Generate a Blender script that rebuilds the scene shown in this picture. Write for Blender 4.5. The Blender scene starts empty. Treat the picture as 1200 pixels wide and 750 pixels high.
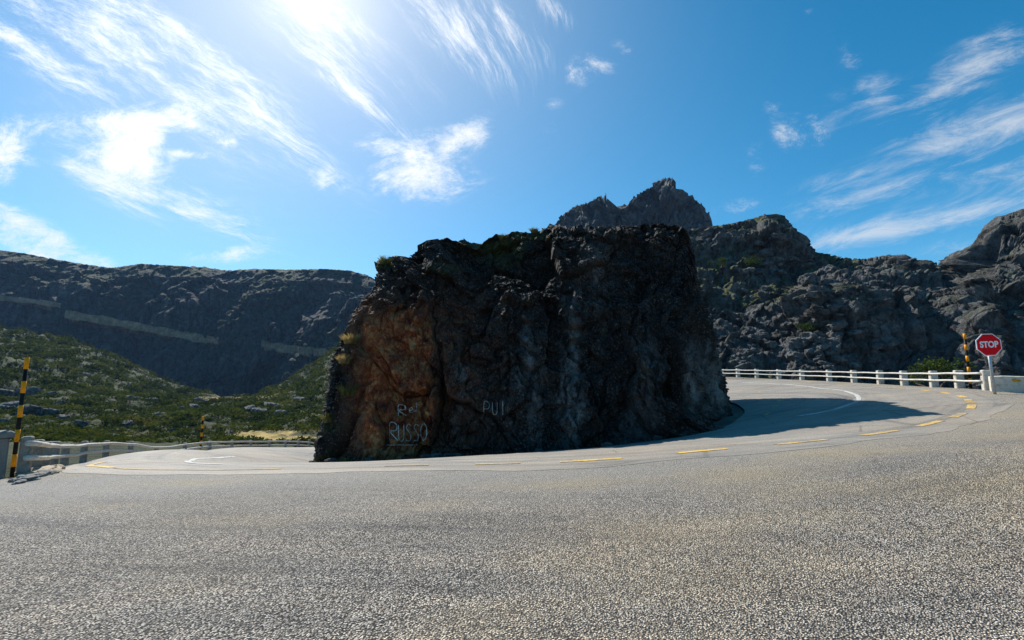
import bpy, math, random
import numpy as np
from mathutils import Vector
from mathutils.bvhtree import BVHTree

SC = bpy.context.scene
COL = SC.collection
rng = np.random.default_rng(7)
random.seed(7)
EYE = 1.6
TILT = math.radians(7.0)
F = 533.3          # focal length in pixels of a 1200 wide frame (16 mm on 36 mm)

# ------------------------------------------------------------------ helpers
def ray(px, py):
    u = (375.0 - py) / F
    return (np.asarray(px, float) - 600.0) / F, math.cos(TILT) - u * math.sin(TILT), math.sin(TILT) + u * math.cos(TILT)

def P(px, py, Y):
    x, y, z = ray(px, py)
    return (x / y * Y, Y, EYE + z / y * Y)

def pix(X, Y, Z):
    X = np.asarray(X, float); Y = np.asarray(Y, float); Z = np.asarray(Z, float) - EYE
    d = Y * math.cos(TILT) + Z * math.sin(TILT)
    u = -Y * math.sin(TILT) + Z * math.cos(TILT)
    return 600 + F * X / d, 375 - F * u / d

# --- noise -----------------------------------------------------------------
def _hash(i, j, k, s):
    i = i.astype(np.uint32); j = j.astype(np.uint32); k = k.astype(np.uint32)
    h = i * np.uint32(374761393) + j * np.uint32(668265263) + k * np.uint32(2147483647) + np.uint32((s * 974634777) & 0xffffffff)
    h = (h ^ (h >> np.uint32(13))) * np.uint32(1274126177)
    h = (h ^ (h >> np.uint32(16))) * np.uint32(2246822519)
    return h ^ (h >> np.uint32(15))

def _u(h):
    return h.astype(np.float64) / 4294967295.0

def vnoise(p, s=0):
    f = np.floor(p); t = p - f
    w = t * t * t * (t * (t * 6 - 15) + 10)
    c = f.astype(np.int64)
    out = 0
    for a in (0, 1):
        for b in (0, 1):
            for d in (0, 1):
                h = _hash(c[..., 0] + a, c[..., 1] + b, c[..., 2] + d, s)
                th = _u(h) * 6.2831853; zz = _u(_hash(c[..., 0] + a, c[..., 1] + b, c[..., 2] + d, s + 17)) * 2 - 1
                rr = np.sqrt(np.maximum(0, 1 - zz * zz))
                g = rr * np.cos(th) * (t[..., 0] - a) + rr * np.sin(th) * (t[..., 1] - b) + zz * (t[..., 2] - d)
                wx = w[..., 0] if a else 1 - w[..., 0]
                wy = w[..., 1] if b else 1 - w[..., 1]
                wz = w[..., 2] if d else 1 - w[..., 2]
                out = out + g * wx * wy * wz
    return out * 1.5

def fbm(p, octv=5, s=0, gain=0.5):
    a = 1.0; o = 0; q = p.copy()
    for i in range(octv):
        o = o + a * vnoise(q, s + i * 31)
        q = q * 2.03 + 11.7; a *= gain
    return o

def worley(p, s=0):
    f = np.floor(p); t = p - f; c = f.astype(np.int64)
    d1 = np.full(p.shape[:-1], 9.0); d2 = d1.copy(); idv = np.zeros(p.shape[:-1])
    for a in (-1, 0, 1):
        for b in (-1, 0, 1):
            for d in (-1, 0, 1):
                I, J, K = c[..., 0] + a, c[..., 1] + b, c[..., 2] + d
                h1 = _hash(I, J, K, s); h2 = _hash(I, J, K, s + 5); h3 = _hash(I, J, K, s + 9)
                dx = a + _u(h1) - t[..., 0]; dy = b + _u(h2) - t[..., 1]; dz = d + _u(h3) - t[..., 2]
                r = np.sqrt(dx * dx + dy * dy + dz * dz)
                m = r < d1
                d2 = np.where(m, d1, np.minimum(d2, r))
                idv = np.where(m, _u(_hash(I, J, K, s + 23)), idv)
                d1 = np.where(m, r, d1)
    return d1, d2, idv

def blocks(p, s=0, rot=.4, dip=.15, tilt=.9):
    """fractured rock: box-like cells with flat, randomly tilted faces; returns offset, closeness to a joint"""
    c, n = math.cos(rot), math.sin(rot)
    x, y, z = p[..., 0] * c - p[..., 1] * n, p[..., 0] * n + p[..., 1] * c, p[..., 2]
    z2 = z + dip * x; x2 = x - dip * z
    p = np.stack([x2, y, z2], -1)
    f = np.floor(p); t = p - f; cc = f.astype(np.int64)
    d1 = np.full(p.shape[:-1], 9.0); d2 = d1.copy(); val = np.zeros(p.shape[:-1])
    for a in (-1, 0, 1):
        for b in (-1, 0, 1):
            for d in (-1, 0, 1):
                I, J, K = cc[..., 0] + a, cc[..., 1] + b, cc[..., 2] + d
                h = _hash(I, J, K, s)
                u1 = (h & np.uint32(1023)) / 1023.0; u2 = ((h >> np.uint32(10)) & np.uint32(1023)) / 1023.0; u3 = ((h >> np.uint32(20)) & np.uint32(1023)) / 1023.0
                dx = a + u1 - t[..., 0]; dy = b + u2 - t[..., 1]; dz = d + u3 - t[..., 2]
                r = np.maximum(np.maximum(np.abs(dx), np.abs(dy)), np.abs(dz)) + .12 * (np.abs(dx) + np.abs(dy) + np.abs(dz))
                h2 = _hash(I, J, K, s + 77)
                g1 = (h2 & np.uint32(1023)) / 1023.0 - .5; g2 = ((h2 >> np.uint32(10)) & np.uint32(1023)) / 1023.0 - .5; g3 = ((h2 >> np.uint32(20)) & np.uint32(1023)) / 1023.0 - .5
                v = (u1 + u2 + u3) / 1.5 - 1 + tilt * (g1 * dx + g2 * dy + g3 * dz)
                m = r < d1
                d2 = np.where(m, d1, np.minimum(d2, r)); val = np.where(m, v, val); d1 = np.where(m, r, d1)
    return val, d2 - d1

def sstep(a, b, x):
    t = np.clip((x - a) / (b - a), 0, 1)
    return t * t * (3 - 2 * t)

# --- objects ---------------------------------------------------------------
def link(o, parent=None):
    COL.objects.link(o)
    if parent is not None:
        o.parent = parent
    return o

def tag(o, label, cat, group=None):
    o['label'] = label; o['category'] = cat
    if group: o['group'] = group
    return o

def struct(o, kind='structure'):
    o['kind'] = kind
    return o

def mesh_np(name, V, Fc, mat=None, parent=None, smooth=True, attrs=None):
    """V (n,3), Fc (m,3 or 4) arrays -> object"""
    V = np.asarray(V, np.float32); Fc = np.asarray(Fc, np.int32)
    me = bpy.data.meshes.new(name)
    n, m, k = len(V), len(Fc), Fc.shape[1]
    me.vertices.add(n); me.vertices.foreach_set('co', V.ravel())
    me.loops.add(m * k); me.loops.foreach_set('vertex_index', Fc.ravel())
    me.polygons.add(m)
    me.polygons.foreach_set('loop_start', np.arange(0, m * k, k, dtype=np.int32))
    me.polygons.foreach_set('use_smooth', np.full(m, smooth, dtype=bool))
    me.update(calc_edges=True)
    if attrs:
        for a, v in attrs.items():
            at = me.attributes.new(a, 'FLOAT', 'POINT')
            at.data.foreach_set('value', np.asarray(v, np.float32).ravel())
    me.validate()
    if mat: me.materials.append(mat)
    return link(bpy.data.objects.new(name, me), parent)

def grid_faces(nr, nc, wrap=False):
    r = np.arange(nr - 1)[:, None]; c = np.arange(nc if wrap else nc - 1)[None, :]
    c2 = (c + 1) % nc
    return np.stack([r * nc + c, r * nc + c2, (r + 1) * nc + c2, (r + 1) * nc + c], -1).reshape(-1, 4)

class MB:
    def __init__(s): s.v = []; s.f = []
    def add(s, v, f):
        b = len(s.v); s.v += [tuple(map(float, p)) for p in v]; s.f += [tuple(i + b for i in q) for q in f]
    def box(s, c, size, rz=0.0, taper=1.0, bev=0.0):
        hx, hy, hz = size[0] / 2, size[1] / 2, size[2] / 2
        bv = bev
        def ring(x, y, z):
            if bv <= 0: return [(-x, -y, z), (x, -y, z), (x, y, z), (-x, y, z)]
            return [(-x + bv, -y, z), (x - bv, -y, z), (x, -y + bv, z), (x, y - bv, z), (x - bv, y, z), (-x + bv, y, z), (-x, y - bv, z), (-x, -y + bv, z)]
        lev = [(hx, hy, -hz), (hx * taper, hy * taper, hz - bv)]
        if bv > 0: lev.append((hx * taper - bv, hy * taper - bv, hz))
        pts = []; co, si = math.cos(rz), math.sin(rz)
        for l in lev:
            for (x, y, z) in ring(*l):
                pts.append((c[0] + x * co - y * si, c[1] + x * si + y * co, c[2] + z))
        k = len(pts) // len(lev)
        f = [tuple(range(k))[::-1], tuple(range((len(lev) - 1) * k, len(lev) * k))]
        for l in range(len(lev) - 1):
            for i in range(k):
                j = (i + 1) % k
                f.append((l * k + i, l * k + j, (l + 1) * k + j, (l + 1) * k + i))
        s.add(pts, f)
    def tube(s, pts, r, n=10, cap=True):
        pts = [Vector(p) for p in pts]
        rs = r if isinstance(r, (list, tuple)) else [r] * len(pts)
        b = []; 
        for i, p in enumerate(pts):
            d = (pts[min(i + 1, len(pts) - 1)] - pts[max(i - 1, 0)]).normalized()
            up = Vector((0, 0, 1)) if abs(d.z) < 0.9 else Vector((1, 0, 0))
            a = d.cross(up).normalized(); e = a.cross(d)
            for k in range(n):
                t = 2 * math.pi * k / n
                b.append(p + (a * math.cos(t) + e * math.sin(t)) * rs[i])
        f = []
        for i in range(len(pts) - 1):
            for k in range(n):
                j = (k + 1) % n
                f.append((i * n + k, i * n + j, (i + 1) * n + j, (i + 1) * n + k))
        if cap:
            f.append(tuple(range(n))[::-1]); f.append(tuple(range((len(pts) - 1) * n, len(pts) * n)))
        s.add(b, f)
    def build(s, name, mat, parent=None, smooth=False):
        me = bpy.data.meshes.new(name)
        me.from_pydata(s.v, [], s.f); me.validate(); me.update()
        if smooth: me.polygons.foreach_set('use_smooth', [True] * len(me.polygons))
        if mat: me.materials.append(mat)
        return link(bpy.data.objects.new(name, me), parent)

def empty(name, loc=(0, 0, 0)):
    o = bpy.data.objects.new(name, None); o.empty_display_size = 0.2
    o.location = loc
    return link(o)

def shift(o, root):          # geometry was made in world space: bring it under root
    o.matrix_parent_inverse.identity()
    o.data.transform(__import__('mathutils').Matrix.Translation(-root.location))

# ------------------------------------------------------------------ materials
class NT:
    def __init__(s, name):
        s.m = bpy.data.materials.new(name); s.m.use_nodes = True
        s.t = s.m.node_tree; s.b = s.t.nodes['Principled BSDF']
        s.b.inputs['Roughness'].default_value = 0.85
        s.b.inputs['Specular IOR Level'].default_value = 0.3
    def n(s, typ, **kw):
        nd = s.t.nodes.new(typ)
        for k, v in kw.items(): setattr(nd, k, v)
        return nd
    def l(s, a, b): s.t.links.new(a, b)
    def pos(s):
        if not hasattr(s, '_g'): s._g = s.n('ShaderNodeNewGeometry')
        return s._g.outputs['Position']
    def normal_z(s):
        s.pos()
        x = s.n('ShaderNodeSeparateXYZ'); s.l(s._g.outputs['Normal'], x.inputs[0]); return x.outputs[2]
    def scaled(s, sc):
        m = s.n('ShaderNodeMapping'); m.inputs['Scale'].default_value = sc
        s.l(s.pos(), m.inputs[0]); return m.outputs[0]
    def noise(s, scale, detail=5, rough=0.55, vec=None, dist=0.0):
        n = s.n('ShaderNodeTexNoise'); n.inputs['Scale'].default_value = scale
        n.inputs['Detail'].default_value = detail; n.inputs['Roughness'].default_value = rough
        n.inputs['Distortion'].default_value = dist
        s.l(vec if vec is not None else s.pos(), n.inputs['Vector']); return n.outputs['Fac']
    def voro(s, scale, vec=None, feature='F1', out='Distance', rnd=1.0):
        n = s.n('ShaderNodeTexVoronoi'); n.feature = feature; n.inputs['Scale'].default_value = scale
        n.inputs['Randomness'].default_value = rnd
        s.l(vec if vec is not None else s.pos(), n.inputs['Vector']); return n.outputs[out]
    def ramp(s, fac, stops, interp='LINEAR'):
        r = s.n('ShaderNodeValToRGB'); r.color_ramp.interpolation = interp
        el = r.color_ramp.elements
        while len(el) < len(stops): el.new(0.5)
        for e, (p, c) in zip(el, stops):
            e.position = p; e.color = (*c, 1) if isinstance(c, (tuple, list)) else (c, c, c, 1)
        s.l(fac, r.inputs[0]); return r.outputs[0]
    def mix(s, fac, a, b, typ='MIX'):
        m = s.n('ShaderNodeMix', data_type='RGBA', blend_type=typ)
        for v, i in ((fac, 0), (a, 6), (b, 7)):
            if hasattr(v, 'is_linked') or hasattr(v, 'links'): s.l(v, m.inputs[i])
            else: m.inputs[i].default_value = v if i == 0 else ((*v, 1) if isinstance(v, (tuple, list)) else (v, v, v, 1))
        return m.outputs[2]
    def math(s, op, a, b=0.0, clamp=False):
        m = s.n('ShaderNodeMath', operation=op, use_clamp=clamp)
        for v, i in ((a, 0), (b, 1)):
            if hasattr(v, 'links'): s.l(v, m.inputs[i])
            else: m.inputs[i].default_value = v
        return m.outputs[0]
    def attr(s, name):
        a = s.n('ShaderNodeAttribute'); a.attribute_name = name; return a.outputs['Fac']
    def objrand(s):
        return s.n('ShaderNodeObjectInfo').outputs['Random']
    def color(s, c):
        if hasattr(c, 'links'): s.l(c, s.b.inputs['Base Color'])
        else: s.b.inputs['Base Color'].default_value = (*c, 1)
    def rough(s, r):
        if hasattr(r, 'links'): s.l(r, s.b.inputs['Roughness'])
        else: s.b.inputs['Roughness'].default_value = r
    def bump(s, h, strength=0.5, dist=0.05):
        b = s.n('ShaderNodeBump'); b.inputs['Strength'].default_value = strength; b.inputs['Distance'].default_value = dist
        s.l(h, b.inputs['Height'])
        if s.b.inputs['Normal'].is_linked:
            s.l(s.b.inputs['Normal'].links[0].from_socket, b.inputs['Normal'])
        s.l(b.outputs[0], s.b.inputs['Normal'])

def M_simple(name, c, rough=0.8, var=0.25, scale=8.0, bump=0.0, bscale=40.0, dirt=None, metal=0.0):
    t = NT(name)
    n = t.noise(scale, 6, 0.6)
    lo = tuple(x * (1 - var) for x in c); hi = tuple(min(1, x * (1 + var)) for x in c)
    col = t.ramp(n, [(0.3, lo), (0.7, hi)])
    if dirt:
        d = t.noise(scale * 2.7, 7, 0.7)
        col = t.mix(t.ramp(d, [(0.52, 0.0), (0.68, 1.0)]), col, dirt)
    t.b.inputs['Specular IOR Level'].default_value = .12
    t.color(col); t.rough(rough); t.b.inputs['Metallic'].default_value = metal
    if bump: t.bump(t.noise(bscale, 5, 0.6), bump, 0.02)
    return t.m

def M_asphalt(name, coarse):
    t = NT(name)
    sc = 70.0 if coarse else 120.0
    cid = t.voro(sc, out='Color')
    bw = t.n('ShaderNodeRGBToBW'); t.l(cid, bw.inputs[0]); cid = bw.outputs[0]
    dist = t.voro(sc)
    if coarse:
        stone = t.ramp(cid, [(0.14, (.08, .072, .063)), (0.42, (.305, .272, .234)), (0.66, (.535, .478, .408)), (0.88, (.83, .76, .67))])
        gap = t.ramp(dist, [(0.42, 0.0), (0.66, 1.0)])
        col = t.mix(gap, stone, (.030, .028, .027))
    else:
        stone = t.ramp(cid, [(0.15, (.19, .173, .151)), (0.5, (.275, .252, .221)), (0.85, (.36, .333, .294))])
        gap = t.ramp(dist, [(0.5, 0.0), (0.85, 0.55)])
        col = t.mix(gap, stone, (.10, .096, .09))
    # broad stains: warm dust and cool worn lanes
    big = t.noise(0.22, 5, 0.55, t.scaled((0.55, 1.3, 1)))
    col = t.mix(t.ramp(big, [(0.36, 0.0), (0.66, 0.75)]), col, t.mix(1.0, col, (1.10, 1.0, .88), 'MULTIPLY'))
    mid = t.noise(0.9, 6, 0.65, t.scaled((0.35, 1.2, 1)), 0.6)
    col = t.mix(1.0, col, t.ramp(mid, [(0.28, (.70, .71, .73)), (0.5, (1, 1, 1)), (0.72, (1.18, 1.15, 1.1))]), 'MULTIPLY')
    rust = t.noise(1.1, 5, 0.7, t.scaled((0.5, 1.5, 1)), 0.8)
    col = t.mix(t.ramp(rust, [(0.63, 0.0), (0.74, 0.45 if coarse else 0.2)]), col, t.mix(1.0, col, (1.25, .86, .52), 'MULTIPLY'))
    # curved tyre streaks swept round the hairpin
    sep = t.n('ShaderNodeSeparateXYZ'); t.l(t.pos(), sep.inputs[0])
    dx = t.math('SUBTRACT', sep.outputs[0], 2.0); dy = t.math('SUBTRACT', sep.outputs[1], 24.0)
    rad = t.math('SQRT', t.math('ADD', t.math('MULTIPLY', t.math('MULTIPLY', dx, dx), 0.75), t.math('MULTIPLY', dy, dy)))
    cx = t.n('ShaderNodeCombineXYZ'); t.l(rad, cx.inputs[0]); t.l(t.math('MULTIPLY', sep.outputs[0], 0.06), cx.inputs[1])
    streak = t.noise(1.9, 5, 0.72, cx.outputs[0])
    col = t.mix(1.0, col, t.ramp(streak, [(0.36, (.66, .665, .68)), (0.45, (.93, .93, .93)), (0.54, (1.03, 1.015, .985)), (0.66, (1.18, 1.16, 1.11))]), 'MULTIPLY')
    if not coarse:
        cr = t.voro(0.55, t.scaled((1, 1, 0.1)), 'DISTANCE_TO_EDGE')
        crk = t.math('MULTIPLY', t.ramp(cr, [(0.006, 1.0), (0.02, 0.0)]), t.ramp(t.noise(0.5, 3), [(0.46, 0.0), (0.6, 0.45)]))
        col = t.mix(crk, col, (.06, .055, .05))
    if coarse:
        col = t.mix(t.math('MULTIPLY', t.attr('dust'), t.ramp(t.noise(3.0, 6, 0.7, t.scaled((.6, 1.2, 1))), [(0.25, .6), (0.5, 1.0)])), col, t.mix(cid, (.24, .218, .19), (.42, .385, .338)))
        col = t.mix(t.attr('tan'), col, t.mix(1.0, col, (1.12, 1.02, .82), 'MULTIPLY'))
    t.color(col); t.rough(0.85 if coarse else 0.75); t.b.inputs['Specular IOR Level'].default_value = 0.3
    h = t.math('ADD', t.math('MULTIPLY', dist, -1.0), t.math('MULTIPLY', cid, 0.5))
    t.bump(h, 1.0 if coarse else 0.45, 0.018 if coarse else 0.006)
    return t.m

def M_rockface():
    t = NT('dark wet rock')
    st = t.scaled((1.0, 1.0, 0.3))
    n = t.noise(1.3, 9, 0.68, st, 0.3)
    col = t.ramp(n, [(0.28, (.010, .0075, .0065)), (0.5, (.032, .023, .018)), (0.66, (.085, .061, .045)), (0.8, (.19, .15, .115))])
    # drip streaks
    dr = t.noise(2.2, 6, 0.6, t.scaled((1.0, 1.0, 0.07)))
    col = t.mix(t.ramp(dr, [(0.40, 0.85), (0.56, 0.0)]), col, (.012, .011, .012))
    # lichen speckles
    sp = t.noise(13, 6, 0.8)
    col = t.mix(t.ramp(sp, [(0.555, 0.0), (0.605, 0.85)]), col, (.25, .23, .195))
    col = t.mix(t.ramp(sp, [(0.38, 0.8), (0.45, 0.0)]), col, (.006, .006, .007))
    sp2 = t.noise(6, 6, 0.7)
    col = t.mix(t.ramp(sp2, [(0.62, 0.0), (0.72, 0.6)]), col, (.15, .10, .05))
    # rust face
    ru = t.noise(2.6, 8, 0.7, None, 0.5)
    rc = t.ramp(ru, [(0.30, (.035, .012, .008)), (0.42, (.32, .08, .034)), (0.52, (.56, .175, .056)), (0.63, (.70, .36, .15)), (0.8, (.7, .5, .3))])
    rn = t.noise(1.7, 7, 0.7)
    col = t.mix(t.math('MULTIPLY', t.attr('rust'), t.ramp(rn, [(0.30, 0.2), (0.46, 1.0)])), col, rc)
    # pale mineral runs
    pn = t.noise(4.0, 8, 0.75, t.scaled((1, 1, 0.35)))
    pc = t.ramp(pn, [(0.35, (.05, .05, .05)), (0.55, (.34, .335, .32)), (0.7, (.58, .57, .53))])
    col = t.mix(t.math('MULTIPLY', t.attr('pale'), t.ramp(pn, [(0.34, 0.0), (0.48, 1.0)])), col, pc)
    # turf on the top
    mo = t.noise(5.0, 7, 0.7)
    mc = t.ramp(mo, [(0.3, (.02, .028, .010)), (0.5, (.055, .07, .02)), (0.7, (.16, .135, .05))])
    col = t.mix(t.attr('moss'), col, mc)
    t.color(col); t.rough(0.75); t.b.inputs['Specular IOR Level'].default_value = 0.25
    t.bump(t.noise(6.0, 8, 0.75, t.scaled((1, 1, .6))), 1.0, 0.2)
    t.bump(t.noise(30.0, 5, 0.75), 0.7, 0.035)
    return t.m

def M_hillrock(name, dark, light, green, gcover, scale, far=False):
    t = NT(name)
    n = t.noise(0.55 * scale, 10, 0.68)
    col = t.ramp(n, [(0.3, dark), (0.5, tuple((a + b) / 2 for a, b in zip(dark, light))), (0.7, light)])
    st = t.noise(0.8 * scale, 7, 0.7, t.scaled((1, 1, .15)))
    col = t.mix(t.ramp(st, [(0.38, 0.75), (0.54, 0.0)]), col, tuple(.35 * x for x in dark))
    ln = t.noise(3.2 * scale, 7, 0.75)
    col = t.mix(t.ramp(ln, [(0.55, 0.0), (0.72, 0.6)]), col, tuple(min(1, 1.5 * x) for x in light))
    # plants root where the ground is flat enough
    gz = t.math('ADD', t.normal_z(), t.math('MULTIPLY', t.math('SUBTRACT', t.noise(0.5 * scale, 8, 0.7), 0.5), 1.8))
    gm = t.ramp(gz, [(1 - gcover, 0.0), (1 - gcover + 0.14, 1.0)])
    gn = t.noise(1.7 * scale, 8, 0.7)
    gc = t.ramp(gn, [(0.32, tuple(.4 * x for x in green)), (0.5, green), (0.66, (green[0] * 1.9, green[1] * 1.6, green[2] * 1.3)), (0.8, (.24, .19, .08))])
    if green: col = t.mix(t.math('MULTIPLY', gm, t.attr('veg')), col, gc)
    t.color(col); t.rough(0.9)
    t.bump(t.noise(1.6 * scale, 10, 0.72), 1.0, 0.8 / scale)
    t.bump(t.noise(7 * scale, 7, 0.7), 0.6, 0.16 / scale)
    return t.m

def M_scrubground():
    t = NT('scrub ground')
    n = t.noise(0.09, 9, 0.7)
    col = t.ramp(n, [(0.3, (.014, .020, .007)), (0.48, (.035, .046, .012)), (0.62, (.062, .068, .02)), (0.75, (.12, .095, .04))])
    r = t.noise(0.3, 9, 0.75)
    col = t.mix(t.ramp(r, [(0.62, 0.0), (0.67, 1.0)]), col, (.06, .06, .064))
    col = t.mix(t.attr('dry'), col, t.ramp(t.noise(0.8, 8, 0.7), [(0.3, (.30, .20, .055)), (0.6, (.52, .37, .12)), (0.75, (.42, .36, .2))]))
    t.color(col); t.rough(0.95)
    t.bump(t.noise(0.8, 9, 0.7), 1.0, 0.7)
    return t.m

def M_leaf(name, stops, randscale=0.35):
    t = NT(name)
    n = t.noise(randscale, 5, 0.65)
    fine = t.noise(randscale * 9, 3, 0.6)
    v = t.math('ADD', t.math('MULTIPLY', n, 0.7), t.math('MULTIPLY', fine, 0.3))
    col = t.ramp(v, stops)
    t.color(col); t.rough(0.95); t.b.inputs['Specular IOR Level'].default_value = 0.04
    # thin leaves pass some light
    tr = t.n('ShaderNodeBsdfTranslucent'); t.l(col, tr.inputs['Color'])
    mx = t.n('ShaderNodeMixShader'); mx.inputs[0].default_value = 0.3
    out = t.t.nodes['Material Output']
    t.l(t.b.outputs[0], mx.inputs[1]); t.l(tr.outputs[0], mx.inputs[2]); t.l(mx.outputs[0], out.inputs['Surface'])
    return t.m

def M_paint(name, c, wear):
    t = NT(name)
    n = t.noise(14, 8, 0.75); n2 = t.noise(1.3, 4)
    v = t.math('ADD', t.math('MULTIPLY', n, 0.7), t.math('MULTIPLY', n2, 0.3))
    col = t.mix(t.ramp(v, [(wear - .06, 0.0), (wear + .08, 1.0)]), c, (.21, .195, .17))
    t.color(col); t.rough(0.75)
    t.bump(t.noise(130, 3), 0.4, 0.004)
    return t.m

MAT = {
    'parking': M_asphalt('coarse chip asphalt', True),
    'road': M_asphalt('smooth worn asphalt', False),
    'rockface': M_rockface(),
    'slope': M_hillrock('granite slope', (.013, .013, .014), (.235, .23, .22), (.085, .095, .022), 0.43, 1.2),
    'peak': M_hillrock('peak granite', (.028, .029, .031), (.185, .18, .17), (.055, .065, .028), 0.22, 0.42),
    'cliff': M_hillrock('valley cliff', (.018, .019, .02), (.13, .122, .11), (.030, .042, .015), 0.55, 0.36),
    'scrubground': M_scrubground(),
    'boulder': M_hillrock('boulder granite', (.06, .06, .062), (.25, .24, .225), (.05, .06, .02), 0.0, 1.6),
    'ground': M_simple('roadside earth', (.15, .125, .095), 0.95, 0.4, 1.5, 0.8, 12, (.08, .07, .055)),
    'post': M_simple('weathered post', (.27, .25, .215), 0.85, 0.25, 6, 0.4, 30, (.13, .11, .085)),
    'rail': M_simple('weathered rail', (.58, .54, .47), 0.7, 0.2, 5, 0.3, 40, (.33, .29, .23)),
    'whitepost': M_simple('white post', (.52, .49, .43), 0.8, 0.16, 6, 0.3, 30, (.30, .26, .2)),
    'whiterail': M_simple('white rail', (.60, .57, .51), 0.6, 0.16, 3, 0.2, 40, (.36, .32, .26)),
    'concrete': M_simple('concrete', (.21, .2, .18), 0.9, 0.2, 4, 0.5, 25, (.17, .16, .14)),
    'limewall': M_simple('whitewashed wall', (.62, .57, .48), 0.9, 0.15, 3, 0.5, 12, (.33, .26, .19)),
    'ochre': M_simple('ochre patch', (.62, .33, .03), 0.9, 0.3, 10, 0.3),
    'black': M_simple('black paint', (.012, .012, .012), 0.5, 0.3, 20),
    'yellow': M_simple('amber paint', (.80, .30, .008), 0.45, 0.15, 20),
    'red': M_simple('red sign sheeting', (.80, .006, .014), 0.8, 0.06, 6),
    'white': M_simple('white sign sheeting', (.85, .84, .82), 0.4, 0.05, 6),
    'steel': M_simple('galvanised steel', (.42, .43, .44), 0.45, 0.15, 12, 0, 0, None, 0.6),
    'signback': M_simple('sign back', (.35, .35, .36), 0.5, 0.1, 6, 0, 0, None, 0.5),
    'yline': M_paint('yellow line paint', (.68, .42, .08), 0.515),
    'ylinefaint': M_paint('faded yellow line paint', (.55, .37, .10), 0.47),
    'wline': M_paint('white line paint', (.58, .57, .53), 0.51),
    'chalk': M_simple('white spray paint', (.72, .66, .58), 0.9, 0.35, 24, 0, 0, (.16, .12, .10)),
    'scrub': M_leaf('scrub leaves', [(0.34, (.016, .025, .005)), (0.47, (.042, .058, .009)), (0.56, (.088, .100, .014)), (0.68, (.15, .125, .025))], 0.11),
    'bush': M_leaf('bush leaves', [(0.35, (.02, .035, .01)), (0.55, (.06, .085, .02)), (0.7, (.12, .14, .04))], 1.5),
    'drygrass': M_leaf('dry grass', [(0.35, (.20, .14, .05)), (0.55, (.42, .30, .12)), (0.7, (.58, .45, .22))], 3.0),
    'greengrass': M_leaf('rough grass', [(0.35, (.05, .055, .015)), (0.5, (.12, .12, .035)), (0.68, (.33, .27, .10))], 3.0),
    'twig': M_simple('twig bark', (.07, .05, .035), 0.95),
    'dirt': M_simple('swept dirt', (.40, .335, .25), 0.95, 0.3, 5, 0.8, 30, (.24, .19, .13)),
    'mwall': M_simple('mountain road wall', (.19, .15, .10), 0.95, 0.5, 0.25, 0.8, 0.6, (.11, .09, .065)),
}

# ------------------------------------------------------------------ ground shape
LEFT_RAIL = [(10, 560, 9.2), (35, 556.5, 10), (60, 549, 13.8), (97, 542, 17.6), (150, 536.5, 22), (230, 531, 31), (300, 528, 36), (367, 526, 41)]
RIGHT_RAIL = [(865, 442, 42), (887, 443, 39.5), (913, 444.2, 37), (940, 445.3, 34.5), (972, 446.8, 31.5), (1001, 448.3, 29),
              (1032, 450, 26.5), (1060, 451.8, 24.5), (1095, 453.8, 22), (1125, 455, 20), (1158, 457, 18)]
CP = [P(*q) for q in LEFT_RAIL] + [P(*q) for q in RIGHT_RAIL]
CP += [P(*q) for q in [
    (1139, 473, 13.6), (1120, 487, 12.3), (1032, 508, 10.4), (937, 519, 9.5), (820, 529, 9.1), (690, 540, 8.9), (480, 545, 9.1), (230, 552, 9.8), (110, 545, 12.6),
    (220, 540, 16), (262, 533, 21), (365, 543, 14), (454, 540, 12.9), (600, 530.5, 12.9), (700, 523, 13.2), (800, 509, 13.8), (860, 488, 15.8),
    (910, 470, 19), (1005, 471, 17.5), (975, 455, 27), (880, 447, 36), (330, 530, 31), (1200, 470, 14.5), (1200, 540, 6.3)]]
CP += [(0, 0, 0), (-6, 2, -.15), (6, 2, .14), (0, 3, 0), (-4, 5, -.12), (4, 5, .05), (0, 6.2, -.02), (-9, 6, -.38),
       (-12, -15, -.6), (0, -15, .1), (12, -15, .6), (28, -2, 1.2), (30, -15, 1.3), (-22, -2, -1.8), (-25, -15, -1.6),
       (-13.5, 10, -1.4), (-18, 14, -3.2), (-23, 22, -5.0), (-27, 31, -6.5), (-24, 42, -7.2), (-12, 52, -7.4),
       (24, 42, 1.2), (26, 30, .7), (24, 20, .9), (26, 10, 1.1), (14, 55, 1.3), (2, 40, -2.5), (0, 28, -2.2), (0, 58, -3.0), (-8, 22, -3.4), (-9, 32, -5.0)]
CP = np.array(CP, float)
def _k(r):
    r = np.maximum(r, 1e-6); return r * r * np.log(r)
_n = len(CP)
_S = 20.0
_c = CP[:, :2] / _S
_A = np.zeros((_n + 3, _n + 3))
_A[:_n, :_n] = _k(np.linalg.norm(_c[:, None] - _c[None], axis=-1)) + np.eye(_n) * 0.0015
_A[:_n, _n] = 1; _A[:_n, _n + 1:] = _c
_A[_n, :_n] = 1; _A[_n + 1:, :_n] = _c.T
_w = np.linalg.solve(_A, np.concatenate([CP[:, 2], [0, 0, 0]]))
def gz(X, Y):
    X = np.atleast_1d(np.asarray(X, float)); Y = np.atleast_1d(np.asarray(Y, float))
    sh = X.shape
    q = np.stack([X.ravel(), Y.ravel()], -1) / _S
    out = np.empty(len(q))
    for i in range(0, len(q), 20000):
        s = q[i:i + 20000]
        out[i:i + 20000] = _k(np.linalg.norm(s[:, None] - _c[None], axis=-1)) @ _w[:_n] + _w[_n] + s @ _w[_n + 1:]
    return out.reshape(sh)
def gz1(x, y): return float(gz(x, y)[0])
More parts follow.
